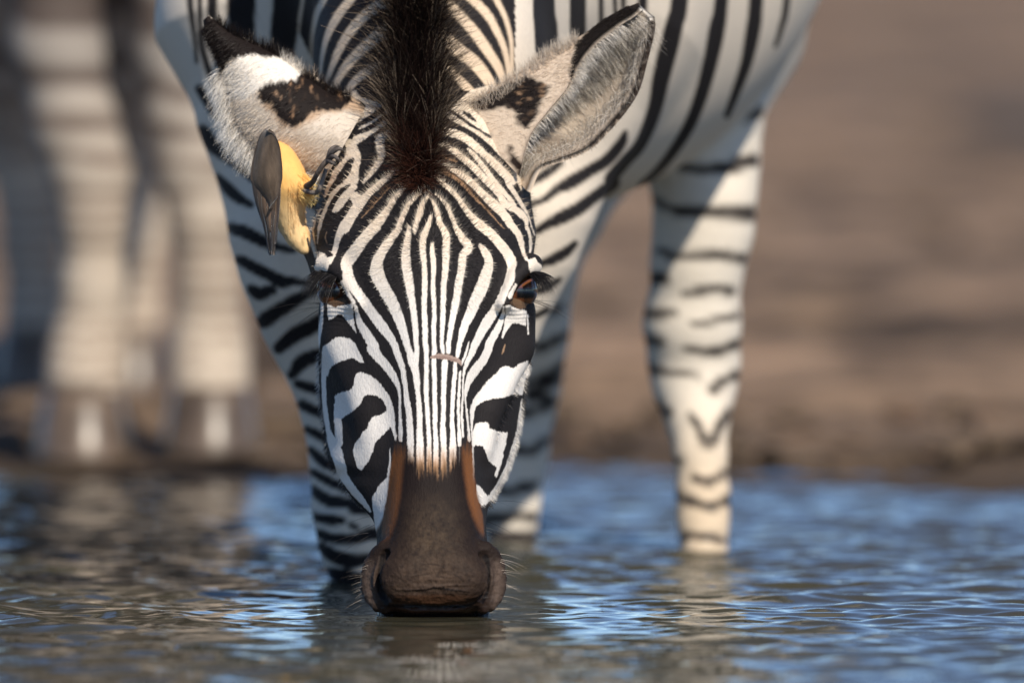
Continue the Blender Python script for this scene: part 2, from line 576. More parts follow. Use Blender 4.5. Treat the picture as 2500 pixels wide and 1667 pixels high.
# ---- face
def paint_face():
    cv = Canvas(690, 180, 1400, 1560, 1.0, BLACK)
    W, T = WHITE, (0.34, 0.215, 0.13)
    st, pg = cv.stroke, cv.poly
    # ear-base / poll pale areas
    pg("A -300,-400 500,-400 650,-60 700,0 930,60 960,110 830,200 700,280 600,330 400,300 300,120 -300,150", W)
    pg("B 430,100 520,80 700,-60 900,-400 1900,-400 1900,300 1300,300 900,120 650,160", W)
    pg("A -300,150 300,120 700,0 930,60 960,110 830,200 700,280 600,330 500,440 370,515 640,480 640,560 690,670 690,760 665,850 665,960 630,1050 560,1100 480,1000 440,800 330,760 250,830 150,1000 60,1200 -300,1200", W)
    pg("B 430,100 520,80 650,160 900,120 1300,300 1560,300 1560,900 1450,1100 1340,1110 1270,980 1160,780 1080,690 960,560 850,470 740,390 620,330 500,270 410,200", W)
    # left forehead
    for s in [
        "A 1130,865,35 1000,960,60 880,1060,75 770,1160,85 660,1290,120 570,1420,120 490,1560,125 C 500,40,120 440,150,85 400,260,65 380,350,60 340,420,70 290,470,110 210,480,120",
        "A 1330,960,30 1220,1060,50 1120,1170,60 1030,1310,70 950,1420,100 860,1540,120 C 870,60,130 820,110,130 730,210,130 660,300,140 590,400,150 520,500,140 530,600,120 550,700,140 610,800,120 680,890,110 770,1020,120 870,1160,120 970,1290,120 1050,1400,90 1100,1500,80 E 1120,98,75 1160,200,70 1195,320,60 1215,450,55 1230,580,55 1240,680,70 1260,780,70 1272,880,70 1280,1000,75 1285,1100,75 1290,1200,80",
        "C 625,1020,40 645,1110,50 690,1240,90 760,1350,110 840,1480,120 E 840,60,140 900,150,110 990,250,100 1060,350,90 1110,440,70 1145,540,45 1155,640,28 1155,750,25 1160,850,35 1165,950,45 1170,1050,50 1170,1150,40",
        "A 1500,1110,25 1420,1130,35 1330,1200,45 1260,1280,50 1200,1400,60 1150,1520,70 C 1145,90,72 1080,180,80 1010,270,100 950,360,110 900,450,120 880,540,150 890,640,170 940,750,150 1000,860,150 1060,960,140 1110,1070,130 1150,1180,120 1190,1300,100 1220,1400,90 1250,1500,80 E 1275,100,80 1310,200,110 1345,330,80 1360,450,75 1370,560,55 1385,700,60 1395,850,65 1395,950,60 1395,1050,65 1400,1150,80 1400,1250,90",
        "C 1270,70,40 1255,180,70 1240,300,85 1230,430,110 1240,560,110 1260,680,110 1280,800,100 1295,900,85 1310,1000,80 1325,1100,75 1335,1200,70 1345,1300,65 1350,1400,60 1355,1500,55 E 1360,30,50 1355,150,60 1335,260,80",
        "A 1500,1170,30 1430,1270,60 1400,1370,80 1360,1480,60 1340,1560,60 C 1345,80,50 1335,140,30",
        "A 1530,1420,40 1500,1510,60 C 1485,75,60 1470,110,70 1440,200,80 1430,320,75 1440,430,70 1450,530,60 1455,640,60 1455,800,60 1450,950,60 1450,1100,60 1455,1200,65 1460,1350,65 1465,1500,60 E 1470,30,60 1475,150,55 1475,280,50 1475,400,50 1475,550,55 1480,700,50 1490,850,50 1500,1000,45 1505,1100,50 1510,1250,55 1515,1350,60",
        "D 270,280,40 275,400,60 285,500,60 285,650,55 280,800,55 290,950,50 295,1100,50 290,1250,55 290,1400,50 300,1540,50 F 295,100,50 290,230,50 295,350,55 300,500,55 300,650,55 305,800,55 305,950,50 310,1050,50 315,1150,55 315,1250,60",
        "B 230,1170,20 280,1240,35 320,1340,60 350,1440,60 D 355,20,60 410,110,80 440,190,85 435,300,85 435,400,85 430,500,80 425,600,75 415,700,70 405,800,65 405,900,65 400,1000,60 400,1100,60 395,1200,60 390,1330,50 385,1430,45 395,1530,45 F 400,95,40",
        "F 425,200,60 420,240,75 415,350,65 410,500,60 405,650,55 405,800,55 400,950,60 400,1050,70 405,1150,65 410,1250,65",
        "B 310,1140,20 380,1210,30 450,1290,45 490,1390,45 530,1480,50 D 550,70,60 590,140,75 640,220,90 700,290,100 690,350,100 640,400,90 630,470,90 620,570,90 600,680,90 580,780,90 570,880,85 550,980,85 530,1080,80 510,1180,70 495,1280,65 480,1380,60 465,1480,60 F 468,40,58 465,95,50",
        "F 545,220,40 545,350,50 530,500,50 525,600,50 515,750,50 510,900,50 515,1000,55 520,1100,65 520,1200,80 520,1300,80",
        "D 850,300,50 900,370,90 940,440,100 945,530,110 920,620,130 890,720,140 850,820,150 800,920,140 760,1020,130 720,1120,120 670,1220,100 640,1320,90 610,1430,70 585,1540,60 F 580,110,50 572,150,40",
        "B 290,930,30 370,1000,50 470,1080,55 560,1170,55 630,1270,60 700,1370,70 790,1470,90 D 830,40,110 880,80,110 980,160,110 1060,250,110 1130,330,115 1190,420,120 1220,500,120 1215,570,90 1205,650,110 1190,720,110 1150,800,100 1110,900,100 1060,1000,100 1000,1100,110 930,1200,120 870,1300,110 820,1400,95 770,1500,80 F 750,90,75 710,170,60 680,240,50 655,330,30 642,420,20 640,550,18 635,700,22 630,850,28 635,950,28 640,1100,25",
        "D 715,1440,8 695,1510,22 F 670,120,28 640,200,25 620,250,15",
        "F 605,330,25 600,450,30 595,560,30 590,700,35 590,850,35 595,1000,35 600,1100,45 600,1200,40",
        "D 1130,1030,30 1120,1100,40 1090,1200,60 1050,1290,80 1000,1380,90 950,1470,95 F 925,90,95 870,200,100 800,290,110 740,380,100 700,470,70 680,560,45 668,650,18 680,750,18 690,850,22 700,950,25 710,1050,28 715,1150,35",
        # upper right fan
        "B 280,690,25 350,760,35 450,810,45 560,880,60 680,960,75 780,1050,80 870,1140,80 950,1220,100 1030,1290,110 1110,1370,100 1180,1460,100 D 1200,40,85 1240,70,80 1300,160,75 1330,240,70 1350,320,55 1370,400,40 1400,460,40",
        "B 300,550,60 400,570,60 500,610,70 600,690,75 700,770,80 790,850,85 870,940,85 950,1020,80 1030,1100,80 1090,1180,70 1130,1260,100",
        "B 1130,1260,100 1220,1310,80 1280,1340,80 1340,1390,85 1390,1450,60 1400,1510,40 D 1400,70,40 1430,130,36 1445,220,35 1450,290,35 1440,370,22",
        "B 700,610,30 760,670,50 830,750,55 890,830,60 950,910,60 1010,990,60 1080,1070,55 1150,1150,50 1210,1220,50 1250,1290,60",
        "B 330,370,100 420,400,100 550,430,100 680,490,95 780,570,90 880,660,80 970,740,90 1060,830,100 1130,900,100 1190,960,100 1240,1000,80",
        "B 1160,990,40 1190,1040,60 1240,1110,50 1290,1190,50 1340,1270,45 1390,1350,30 1420,1400,20 D 1440,0,12 1470,100,12 1500,170,10",
        # upper left
        "A 1000,160,50 880,250,50 760,320,50 680,370,40", "A 1080,240,70 960,300,70 850,370,70 740,440,80 640,500,100",
        "A 560,700,60 450,820,80 380,900,80 340,980,70 300,1050,50 260,1180,30",
        "A 640,750,90 620,850,90 620,950,90 590,1010,100 520,1020,60 430,1080,60 360,1150,70 310,1240,50 270,1320,40 230,1420,40 190,1560,40 C 190,100,25 175,200,15 170,270,10",
        "A 600,1060,90 540,1130,90 470,1220,100 420,1300,90 370,1350,40", "A 620,1180,120 660,1230,140",
        "A 210,1330,20 150,1430,25 120,1560,25 C 112,100,22 130,220,20 150,340,20 165,420,30",
        "A 1080,420,70 960,450,90 920,520,110 935,620,95 940,700,80 900,780,70 840,860,60 780,940,50 720,1010,25",
    ]:
        st(s, W)
    for s in ["B 310,810,20 400,880,35 500,930,45 590,990,45 680,1080,40 760,1170,30 850,1260,25 930,1340,20 1010,1430,15 1080,1510,12 D 1060,20,15 1130,90,10",
              "A 1040,1060,15 960,1150,15 880,1240,18 800,1330,15 700,1430,12", "B 240,640,25 300,680,30 400,700,30 480,730,25 560,760,20",
              "C 280,130,8 265,200,16 285,260,10", "F 1140,10,10 1120,70,18 1100,120,8"]:
        st(s, T)
    # black marks laid back over the pale areas
    for s in ["A 1000,100,70 850,210,70 720,290,60 610,330,20", "A 1060,190,50 950,250,60 850,320,60 740,380,60 620,410,60 500,450,60 420,490,50 370,520,30",
              "A 590,740,50 550,790,80 520,860,110 470,930,110 420,960,60", "A 570,1280,40 500,1330,70 430,1400,80 380,1440,80",
              "A 560,1040,25 480,1090,50 400,1180,60 350,1260,60 320,1330,60",
              "A 450,600,130 440,690,110 400,770,60 330,860,60 300,960,50 240,1100,40 200,1250,40",
              "A 350,600,60 420,580,60", "A 70,870,110 80,920,60",
              "B 470,140,40 560,200,40 660,270,40 760,340,35 850,390,30 940,450,40 1040,490,20", "B 650,170,40 720,220,50 790,280,25",
              "B 1210,580,60 1220,680,90 1270,780,100 1340,880,110 1390,950,90", "B 1370,1110,60 1390,1120,50",
              "C 270,410,60 330,400,50"]:
        st(s, BLACK)
    # cheeks, eyes
    pg("C 290,990 340,1010 500,1000 600,990 600,1050 615,1200 640,1340 600,1290 540,1210 470,1120 420,1110 350,1170 310,1180 290,1100", W)
    st("C 605,1030,15 615,1150,25 630,1250,25", BLACK)
    pg("C 240,1500 340,1430 400,1385 500,1390 560,1410 620,1460 670,1560 E 700,130 735,225 690,215 620,180 580,160 480,200 420,210 350,260 310,310 300,380 230,380 225,250 230,60", W)
    st("E 262,300,80 252,380,60 250,450,55 255,560,50 260,700,50 275,850,60 290,950,55 310,1050,60 350,1170,110 400,1290,140 430,1400,120 460,1500,120 L 574,507,50 630,590,45 690,660,35 735,715,15", W)
    st("E 430,1180,90 425,1000,90 410,900,90 405,820,80 420,740,110", W)
    pg("E 370,620 440,580 560,550 610,500 620,400 650,350 700,335 800,370 900,440 970,530 1030,620 1070,720 1090,820 1095,920 1105,1000 1125,1100 1110,1160 1090,1100 1060,1010 1040,990 980,1060 930,1110 860,1170 830,1290 780,1400 690,1510 650,1480 610,1350 600,1260 630,1180 720,1050 770,1000 790,930 830,870 940,840 1000,790 990,740 950,660 870,610 770,600 720,640 700,700 600,800 500,860 460,890 410,830 380,740", W)
    pg("L 850,345 862,420 852,520 835,620 815,720 795,880 775,880 760,790 745,640 790,560 830,520 845,430", W)
    st("C 200,800,50 225,950,40 225,1100,35 210,1250,45 195,1400,35 180,1560,25 E 175,150,28 180,300,25 185,500,28 190,650,28 210,850,28 230,1000,28 248,1150,15", W)
    pg("F 1415,195 1330,230 1230,290 1150,260 1080,290 1030,350 930,440 850,540 790,620 740,720 720,820 725,900 735,1000 740,1150 755,1050 760,950 775,820 800,740 880,690 980,650 1100,640 1190,610 1280,590 1345,610 1370,480 1420,360 1430,300", W)
    pg("F 745,1180 755,1050 790,960 850,930 930,930 955,960 960,1000 1050,1040 1180,1060 1160,1200 1120,1330 1050,1470 1000,1440 950,1390 920,1300 880,1220 800,1205 750,1230", W)
    st("F 1120,1330,30 1080,1440,40 1040,1568,35", W)
    st("F 1345,660,25 1335,800,50 1310,1000,55 1280,1150,60 1235,1300,65 J 455,600,42 400,750,48 320,880,42 240,960,32", W)
    pg("J 170,820 215,850 265,920 220,990 190,930", W)
    st("F 1395,400,25 1375,550,30 1355,700,30 1345,860,22", BLACK)
    pg("D 1150,1010 1200,1000 1260,1040 1400,1070 1390,1250 1330,1230 1260,1220 1220,1230 1160,1310 1110,1400 1095,1390 1130,1250 1150,1130", W)
    st("D 1410,1120,20 1418,1250,18 1418,1350,12", W)
    pg("D 1410,460 1500,440 1540,490 1600,560 1620,650 1550,600 1490,600 1440,610 1425,540", W)
    st("D 1200,900,50 1240,830,50 1270,760,30", W)
    pg("C 100,560 150,520 190,430 180,360 260,390 300,450 310,520 290,600 200,590 130,610", W)
    st("C 480,740,70 520,840,60 570,930,60 610,980,40", W)
    # eyelids and skin round the eyes
    sk = (0.030, 0.018, 0.013)
    lid = (0.115, 0.070, 0.042)
    pg("C 190,585 290,610 400,680 470,790 530,900 590,970 500,1000 380,1020 290,1000 260,860 270,700", sk)
    pg("C 280,900 400,890 490,920 520,960 480,1000 380,1030 300,1000 270,950", lid)
    pg("D 1430,610 1480,620 1490,720 1440,860 1440,960 1380,1040 1300,1050 1230,1000 1190,970 1250,880 1300,760", sk)
    pg("D 1260,890 1330,905 1440,890 1435,960 1380,1040 1300,1050 1200,990", lid)
    st("D 1180,990,14 1145,1000,14 1135,1080,10", sk)
    # scar on the bridge
    st("F 260,160,25 330,140,55 420,150,65 510,170,60 590,205,50 620,250,20", (0.33, 0.24, 0.20))
    st("F 300,150,15 420,160,26 560,195,20", (0.25, 0.17, 0.145))
    r0 = 1090 - 180
    for r in range(r0, r0 + 110):
        cv.c[r, 955 - 690:1162 - 690] = cv.c[r0 - 1, 955 - 690:1162 - 690]
    X, Y = cv.full()
    # cream coat higher up, whiter lower down (dust)
    k = 1 - sstep(520, 820, Y)
    wh = sstep(0.15, 0.6, cv.c[..., 0])
    tint = 1 - (1 - np.array([0.965, 0.86, 0.73])) * (k * wh)[..., None]
    cv.c = cv.c * tint
    # muzzle: stripes turn tan, then dark
    nas = sstep(-4, 6, X - np.interp(Y, [1050, 1091, 1149, 1215, 1265, 1330, 1400], [966, 963, 952, 944, 934, 900, 860])) * \
          sstep(-4, 6, np.interp(Y, [1050, 1099, 1166, 1215, 1257, 1306, 1360, 1400], [1152, 1151, 1155, 1164, 1174, 1180, 1230, 1300]) - X)
    gp = np.stack([X.ravel(), Y.ravel(), np.zeros(X.size)], 1)
    n1 = (fbm(gp * np.array([1, .16, 1]), 0.11, 5, 3) + .9 * vnoise(gp * np.array([1, .10, 1]), .34, 8)).reshape(X.shape)
    side = sstep(60, 88, np.abs(X - 1060))
    t1 = sstep(1072, 1146, Y + 26 * side + 13 * n1) * nas
    cv.c = cv.c * (1 - (t1 * np.clip(sstep(.08, .4, cv.c[..., 0]), .05, 1))[..., None]) + np.array([0.44, 0.245, 0.125]) * (t1 * np.clip(sstep(.08, .4, cv.c[..., 0]), .05, 1))[..., None]
    arch = 34 * np.exp(-((np.abs(X - 1060) - 62) / 18) ** 2) - 26 * np.exp(-((np.abs(X - 1060) - 100) / 14) ** 2)
    t2 = sstep(1112, 1172, Y + arch + 22 * n1) * nas
    cv.mix(t2, (0.0125, 0.0080, 0.0072))
    # orange-brown bands down both sides of the nose
    def band(oy, ox, ix):
        o, i = np.interp(Y, oy, ox), np.interp(Y, oy, ix)
        a, b = np.minimum(o, i), np.maximum(o, i)
        return sstep(-3, 4, X - a) * sstep(-10, 8, b - X) * sstep(1075, 1120, Y + 12 * n1) * (1 - sstep(1290, 1330, Y))
    cv.mix(band([1091, 1149, 1215, 1265, 1319], [963, 952, 944, 934, 928], [988, 981, 975, 966, 948]) * .92, (0.185, 0.070, 0.022))
    ob = [1099, 1166, 1215, 1257, 1306]
    o, i = np.interp(Y, ob, [1153, 1157, 1166, 1177, 1182]), np.interp(Y, ob, [1131, 1137, 1143, 1155, 1176])
    cv.mix(sstep(-10, 8, X - i) * sstep(-4, 3, o - X) * sstep(1075, 1120, Y + 12 * n1) * (1 - sstep(1290, 1320, Y)) * .92, (0.195, 0.075, 0.025))
    # muzzle skin
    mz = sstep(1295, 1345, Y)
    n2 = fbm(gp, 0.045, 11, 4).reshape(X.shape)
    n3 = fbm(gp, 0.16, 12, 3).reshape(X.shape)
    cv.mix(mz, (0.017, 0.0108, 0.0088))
    pale_mid = np.exp(-(((X - 1052 - 10 * n2) / 62) ** 2 + ((Y - 1315) / 95) ** 2))  # paler taupe middle of the muzzle
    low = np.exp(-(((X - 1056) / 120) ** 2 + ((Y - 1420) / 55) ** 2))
    cv.mix(np.clip(pale_mid * (0.62 + .7 * n2 + .5 * n3), 0, 1) * sstep(1170, 1230, Y), (0.066, 0.044, 0.028))
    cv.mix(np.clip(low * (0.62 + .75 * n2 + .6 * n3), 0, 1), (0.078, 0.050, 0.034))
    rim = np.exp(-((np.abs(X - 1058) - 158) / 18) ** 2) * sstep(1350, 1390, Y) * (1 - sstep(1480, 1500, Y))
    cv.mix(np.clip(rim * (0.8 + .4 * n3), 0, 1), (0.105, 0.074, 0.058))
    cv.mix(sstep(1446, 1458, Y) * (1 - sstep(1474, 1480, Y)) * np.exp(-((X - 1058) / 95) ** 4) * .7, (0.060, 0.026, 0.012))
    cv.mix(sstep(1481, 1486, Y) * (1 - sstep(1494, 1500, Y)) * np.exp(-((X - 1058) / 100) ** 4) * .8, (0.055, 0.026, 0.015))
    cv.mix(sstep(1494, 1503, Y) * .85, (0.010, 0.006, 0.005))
    for s in ["M 640,1050,16 760,1050,22 880,1025,26 1050,1042,24 1240,1068,14", "M 400,1212,22 600,1212,34 900,1217,30 1200,1212,34 1380,1160,24"]:
        st(s, (0.008, 0.005, 0.004), soft=3)  # lip crease and mouth line: groove shade put into the colour
    for s in ["M 740,775,8 850,768,12 930,785,8", "M 610,905,8 740,880,10 820,870,8", "M 900,900,8 980,905,8", "M 820,940,8 900,945,8",
              "M 440,860,10 480,900,14 560,960,10", "M 1060,860,8 1120,900,12 1180,950,8"]:
        st(s, (0.018, 0.011, 0.008), soft=4)
    # nostril slits: black painted in for the shade inside
    ns = (0.006, 0.004, 0.004)
    st("M 335,685,60 315,760,48 295,870,44 290,980,62 310,1080,70 350,1160,62 385,1210,34", ns, soft=4)
    st("M 1418,695,64 1436,745,54 1455,840,30 1454,960,26 1438,1060,34 1405,1130,42 1388,1180,26", ns, soft=4)
    cv.c *= (1 + 0.05 * rng.standard_normal(cv.c.shape[:2]))[..., None]
    return cv

# ---- body canvases (one per depth layer so that marks of a leg never reach the flank behind it)
def paint_neck():
    cv = Canvas(600, -260, 1400, 420, 0.5, BLACK)
    N = (0.70, 0.55, 0.40)
    for s in ["G 870,-200,40 850,0,35 820,200,30 815,450,25", "G 1080,-200,60 1000,0,55 950,100,50 920,250,35 910,400,25 915,520,20",
              "G 1330,-160,80 1190,0,70 1100,120,70 1030,250,55 990,400,40 975,560,25", "G 1600,-60,90 1430,20,90 1300,110,80 1190,230,75 1110,360,65 1060,480,50 1015,600,30",
              "G 1600,140,110 1450,220,110 1330,310,90 1230,400,80 1140,510,70 1070,630,50", "G 1560,400,90 1420,460,80 1290,530,70 1210,600,60 1165,670,50",
              "G 1700,-80,70 1880,20,70 1980,120,80 2080,230,85 2180,370,80 2250,480,70 2300,610,50 2330,740,40", "G 1760,230,100 1880,290,100 1980,370,100 2080,450,100 2170,560,90 2220,650,70 2260,760,60",
              "G 1960,-100,70 2070,0,70 2170,100,70 2240,220,60 2300,360,50 2330,520,45 2340,700,40", "G 2180,-120,50 2240,0,50 2300,120,45 2340,260,40 2352,400,36 2352,640,30",
              "G 1780,420,60 1880,480,60 1940,540,60 2020,620,70 2080,690,60 2140,800,50"]:
        cv.stroke(s, N, soft=4, grow=-1.6)
    return cv
def paint_body():
    cv = Canvas(340, -420, 2100, 1560, 0.5, (0.74, 0.65, 0.54))
    B = BLACK
    for s in ["G 100,-500,30 110,0,30 115,200,30 130,350,40 190,550,40 290,800,50 400,1000,50 480,1100,40", "G 200,-600,65 200,0,65 200,100,65 220,300,60", "G 420,-900,190 410,-300,200 410,0,200 410,200,190 420,430,180 450,700,150 480,900,90",
              "G 760,-900,200 750,-300,200 740,0,200 720,200,190 700,400,170 690,700,140 680,900,100", "G 30,-400,30 40,0,40 70,250,24 90,450,20",
              "G 110,640,60 200,800,50 260,850,40", "G 110,940,60 140,950,90 200,1040,100 300,1110,100 380,1170,90 450,1250,50 480,1290,30", "G 240,1270,40 260,1290,50 320,1360,80 400,1430,70 480,1470,40",
              "G 760,1400,60 860,1430,80 950,1480,60",
              "K 330,160,60 350,170,80 440,200,90 560,260,80 660,300,60 790,330,30", "K 390,390,50 410,400,70 500,450,80 620,510,80 700,550,90 800,550,50 890,570,30",
              "K 480,600,60 490,610,70 540,640,90 600,620,80 640,615,50", "K 560,840,90 590,820,110 680,760,100 790,690,90 900,630,60 1000,560,60", "K 680,1030,80 700,1010,90 800,930,110 900,880,110 1000,820,100 1100,780,80",
              "K 770,1220,60 790,1200,70 830,1140,100 900,1100,100 1000,1070,90 1150,1080,80", "K 810,1280,50 830,1290,60 900,1310,70 1000,1330,70 1200,1340,60", "K 840,1430,60 860,1440,70 950,1480,70 1100,1500,70",
              "L 340,95,35 400,120,35 440,140,35 600,200,35", "L 360,235,40 430,270,50 460,290,40 620,330,40", "L 380,355,40 450,420,60 500,450,50 700,480,50", "L 390,485,40 470,530,50 560,570,50 720,590,50",
              "L 395,595,60 480,650,70 600,680,80 700,700,80 850,710,60", "L 400,745,50 500,770,60 570,770,40", "L 420,845,50 520,880,60 640,880,60 740,850,70 900,840,60", "L 440,925,50 520,980,80 620,1010,80 720,1000,60 900,990,60",
              "L 490,1080,60 600,1110,100 700,1120,80 900,1110,80", "L 620,800,30 650,810,30",
              # right shoulder, flank
              "H 375,-900,150 375,0,150 390,200,160 400,450,150 420,800,100", "H 620,-900,120 620,0,110 620,200,110 620,430,90 600,700,60", "H 785,-600,40 785,0,30 790,250,30", "H 885,-500,40 885,0,25 900,150,25",
              "H 1085,-700,90 1085,0,60 1080,200,50", "H 960,-300,40 945,20,30 960,80,20",
              "H 1420,-900,120 1350,0,115 1320,150,120 1270,350,130 1220,550,120 1180,750,100 1130,900,90 1060,1050,80 960,1160,80 860,1280,90 I 870,0,90 740,90,80 620,180,90 500,240,90 400,290,60 330,330,50 200,380,50",
              "H 1720,-900,110 1650,0,90 1620,200,110 1570,450,100 1500,700,90 1420,900,80 1310,1080,70 1200,1220,60 1080,1330,50", "H 1960,-900,110 1900,0,95 1880,200,100 1830,450,80 1760,650,60 1690,830,40",
              "H 2200,-900,60 2120,0,44 2080,200,34 2040,330,24", "H 960,950,30 930,1030,70 830,1150,80 700,1230,80 570,1310,90 470,1360,60 380,1430,40 200,1500,40", "H 490,1170,50 400,1240,60 300,1300,50 180,1350,50",
              "I 600,425,40 530,490,70 440,540,70 360,570,50 200,620,50", "I 490,680,30 400,740,40 300,780,40 150,830,40", "I 400,900,40 280,960,40 100,1010,40", "I 300,1150,50 100,1200,50", "I 250,1350,50 0,1400,50", "S 1000,985,16 1100,975,18 1250,960,14", "S 990,1040,18 1100,1028,20 1240,1015,14", "S 980,1095,18 1090,1085,22 1230,1070,14", "S 975,1150,18 1090,1142,20 1220,1130,14", "S 970,1205,18 1080,1200,24 1210,1186,14", "S 965,1262,20 1080,1256,24 1190,1246,16", "S 960,1315,20 1070,1312,24 1180,1305,16", "S 960,1370,22 1070,1366,24 1170,1362,16"]:
        cv.stroke(s, B, soft=4, grow=1.5)
    cv.stroke("L 410,705,32 500,715,36 590,712,26", (0.70, 0.64, 0.56), soft=4)
    return cv
def paint_hind():
    cv = Canvas(1080, 150, 1960, 1420, 0.5, (0.74, 0.67, 0.57))
    B = (0.028, 0.022, 0.020)
    for s in ["H 1250,850,60 1500,900,80 1700,860,80 1900,800,90", "H 1350,1200,30 1530,1220,50 1680,1205,70 1870,1150,90", "I 1150,100,30 1300,180,40 1500,205,60 1700,210,70 1860,210,85", "I 1200,470,30 1300,510,35 1450,515,45 1600,510,50 1720,520,60 1800,530,60",
              "I 1130,680,80 1230,680,70", "I 1380,785,20 1520,760,40 1620,745,40 1720,765,45", "I 1090,920,50 1200,920,65 1300,920,40", "I 1440,1000,14 1580,985,24 1760,940,34", "I 1080,1120,60 1220,1130,50",
              "I 1380,1180,14 1550,1200,36 1650,1190,50 1790,1130,44", "I 1120,1330,50 1240,1340,34 1500,1380,14", "J 1860,165,30 1900,140,50 1950,90,50 2050,50,54", "J 1460,250,50 1490,270,50 1570,315,40", "J 1720,330,24 1780,420,40 1810,500,40",
              "J 1990,320,50 1920,430,46 1880,530,46 1810,545,30", "J 1600,650,30 1660,670,24", "J 1740,770,24 1770,790,40 1850,810,40 1920,780,40 1990,730,34", "J 1610,900,50 1750,960,50 1870,985,50 2000,940,44", "J 1680,1185,24 1800,1200,40 1960,1225,30",
              "J 1620,1240,24 1680,1250,24",
              # shaded leg
              "J 560,190,50 700,110,50 820,60,40", "J 300,420,60 450,330,60 600,300,50 760,240,40", "J 250,640,50 420,560,60 560,600,50 700,500,40", "J 250,850,50 420,880,60 600,830,50", "J 180,1100,80 330,1075,70 470,1050,60 600,1065,40", "J 300,1190,70 400,1195,80 470,1225,90 620,1210,70",
              "I 250,1000,50 350,940,60 500,880,40", "I 260,1200,40 400,1150,50 540,1080,40", "I 260,1420,40 380,1380,50 520,1290,40", "I 260,1540,40 420,1520,40"]:
        cv.stroke(s, B, soft=7, grow=4)
    X, Y = cv.full()
    k = sstep(900, 1250, Y) * (X > 1480) * (cv.c[..., 0] > .2)
    cv.c = cv.c * (1 - (1 - np.array([.90, .80, .68])) * k[..., None])
    return cv

# ------------------------------------------------------------------ zebra shape
yk = lambda a: np.array(a, float)
# head as two lofts in photo rows: nose bar (front) and skull + cheeks (behind)
ROW = yk([150, 215, 260, 300, 350, 400, 450, 500, 571, 622, 700, 785, 870, 926, 983, 1054, 1095, 1136, 1165, 1195, 1240, 1290])
SKC = yk([1022, 1022, 1022, 1024, 1026, 1028, 1029, 1030, 1032, 1035, 1036, 1033, 1031, 1029, 1028, 1027, 1026, 1023, 1028, 1024, 1028, 1032])
SKW = yk([20, 95, 145, 180, 212, 234, 246, 254, 276, 270, 258, 254, 256, 255, 250, 239, 232, 221, 205, 185, 145, 60])
FRONT_R = yk([150, 215, 260, 320, 400, 500, 600, 700, 850, 1000, 1150, 1250, 1320, 1380, 1440, 1500, 1540])
FRONT_Y = yk([.34, .275, .232, .195, .155, .122, .100, .086, .070, .055, .037, .020, .006, .000, .008, .026, .036])
SKOFF = np.interp(ROW, [150, 700, 800, 1000, 1150, 1240, 1300], [0, 0, .003, .016, .032, .052, .07])
SKD = np.interp(ROW, [150, 215, 260, 350, 500, 622, 785, 983, 1095, 1165, 1240, 1290], [.02, .06, .08, .10, .118, .122, .122, .112, .098, .08, .055, .02])
SKN = np.interp(ROW, [150, 500, 622, 700, 785, 983, 1240], [2.0, 2.35, 2.3, 2.15, 1.98, 1.74, 1.9])
NROW = yk([620, 700, 800, 900, 1000, 1100, 1180, 1250, 1300, 1340, 1380, 1420, 1455, 1480, 1505, 1540, 1570])
NC = yk([1054, 1055, 1057, 1058, 1058, 1056, 1056, 1057, 1057, 1057, 1058, 1058, 1058, 1059, 1059, 1059, 1059])
NW = yk([60, 100, 104, 100, 95, 98, 104, 114, 120, 130, 141, 146, 143, 137, 127, 118, 80])
ND = np.interp(NROW, [620, 800, 1000, 1180, 1300, 1420, 1500, 1570], [.03, .05, .055, .056, .058, .062, .056, .03])
NN = np.interp(NROW, [620, 900, 1180, 1300, 1400, 1500], [2.2, 2.6, 2.7, 2.5, 2.35, 2.3])
def dense(r, *cols):
    a = smooth_line(np.stack([r] + list(cols), 1), 8)
    o = np.argsort(a[:, 0], kind='stable')
    return [a[o, i] for i in range(a.shape[1])]
ROW, SKC, SKW, SKOFF, SKD, SKN = dense(ROW, SKC, SKW, SKOFF, SKD, SKN)
NROW, NC, NW, ND, NN = dense(NROW, NC, NW, ND, NN)
FRONT_R, FRONT_Y = dense(FRONT_R, FRONT_Y)
def rows_to_z(r, Y=0.08):
    return np.array([P(0, q, Y)[2] for q in r])
ZROW, ZN, ZF = rows_to_z(ROW), rows_to_z(NROW), rows_to_z(FRONT_R)
PXM = MPP(0.08)
def lerp(z, zs, v):
    return np.interp(z, zs[::-1], v[::-1])
def loft(p, zs, cx, w, yc, d, n, zlo, zhi):
    z = np.clip(p[:, 2], zlo, zhi)
    c, ww, y0, dd, nn = (lerp(z, zs, q) for q in (cx, w, yc, d, n))
    ax, ay = np.abs(p[:, 0] - c) / ww, np.abs(p[:, 1] - y0) / dd
    g = (ax ** nn + ay ** nn) ** (1 / nn)
    e = (g - 1) * np.minimum(ww, dd)
    dz = np.maximum(p[:, 2] - zhi, zlo - p[:, 2])
    return np.where(dz > 0, np.sqrt(np.maximum(e, 0) ** 2 + dz ** 2), e)
def px_x(px, Y=0.08):
    return (px - 1250) * MPP(Y)
SK = dict(cx=px_x(SKC), w=SKW * PXM, d=SKD, n=SKN)
SK['yc'] = lerp(ZROW, ZF, FRONT_Y) + SKOFF + SKD
NS = dict(cx=px_x(NC), w=NW * PXM, d=ND, n=NN)
NS['yc'] = lerp(ZN, ZF, FRONT_Y) + ND
def cpts(spec, Y):
    """chain points: 'px,py,r[,Y]' radius in metres"""
    out = []
    for tok in spec.split():
        v = [float(q) for q in tok.split(',')]
        y = v[3] if len(v) > 3 else Y
        out.append((P(v[0], v[1], y), v[2]))
    return out
def mcrop(spec, Y0, rad):
    return [(P(a[0], a[1], Y0(a) if callable(Y0) else Y0), rad) for a in parse(spec)]
EYE_L, EYE_R = P(822, 706, .1465), P(1264, 708, .1470)
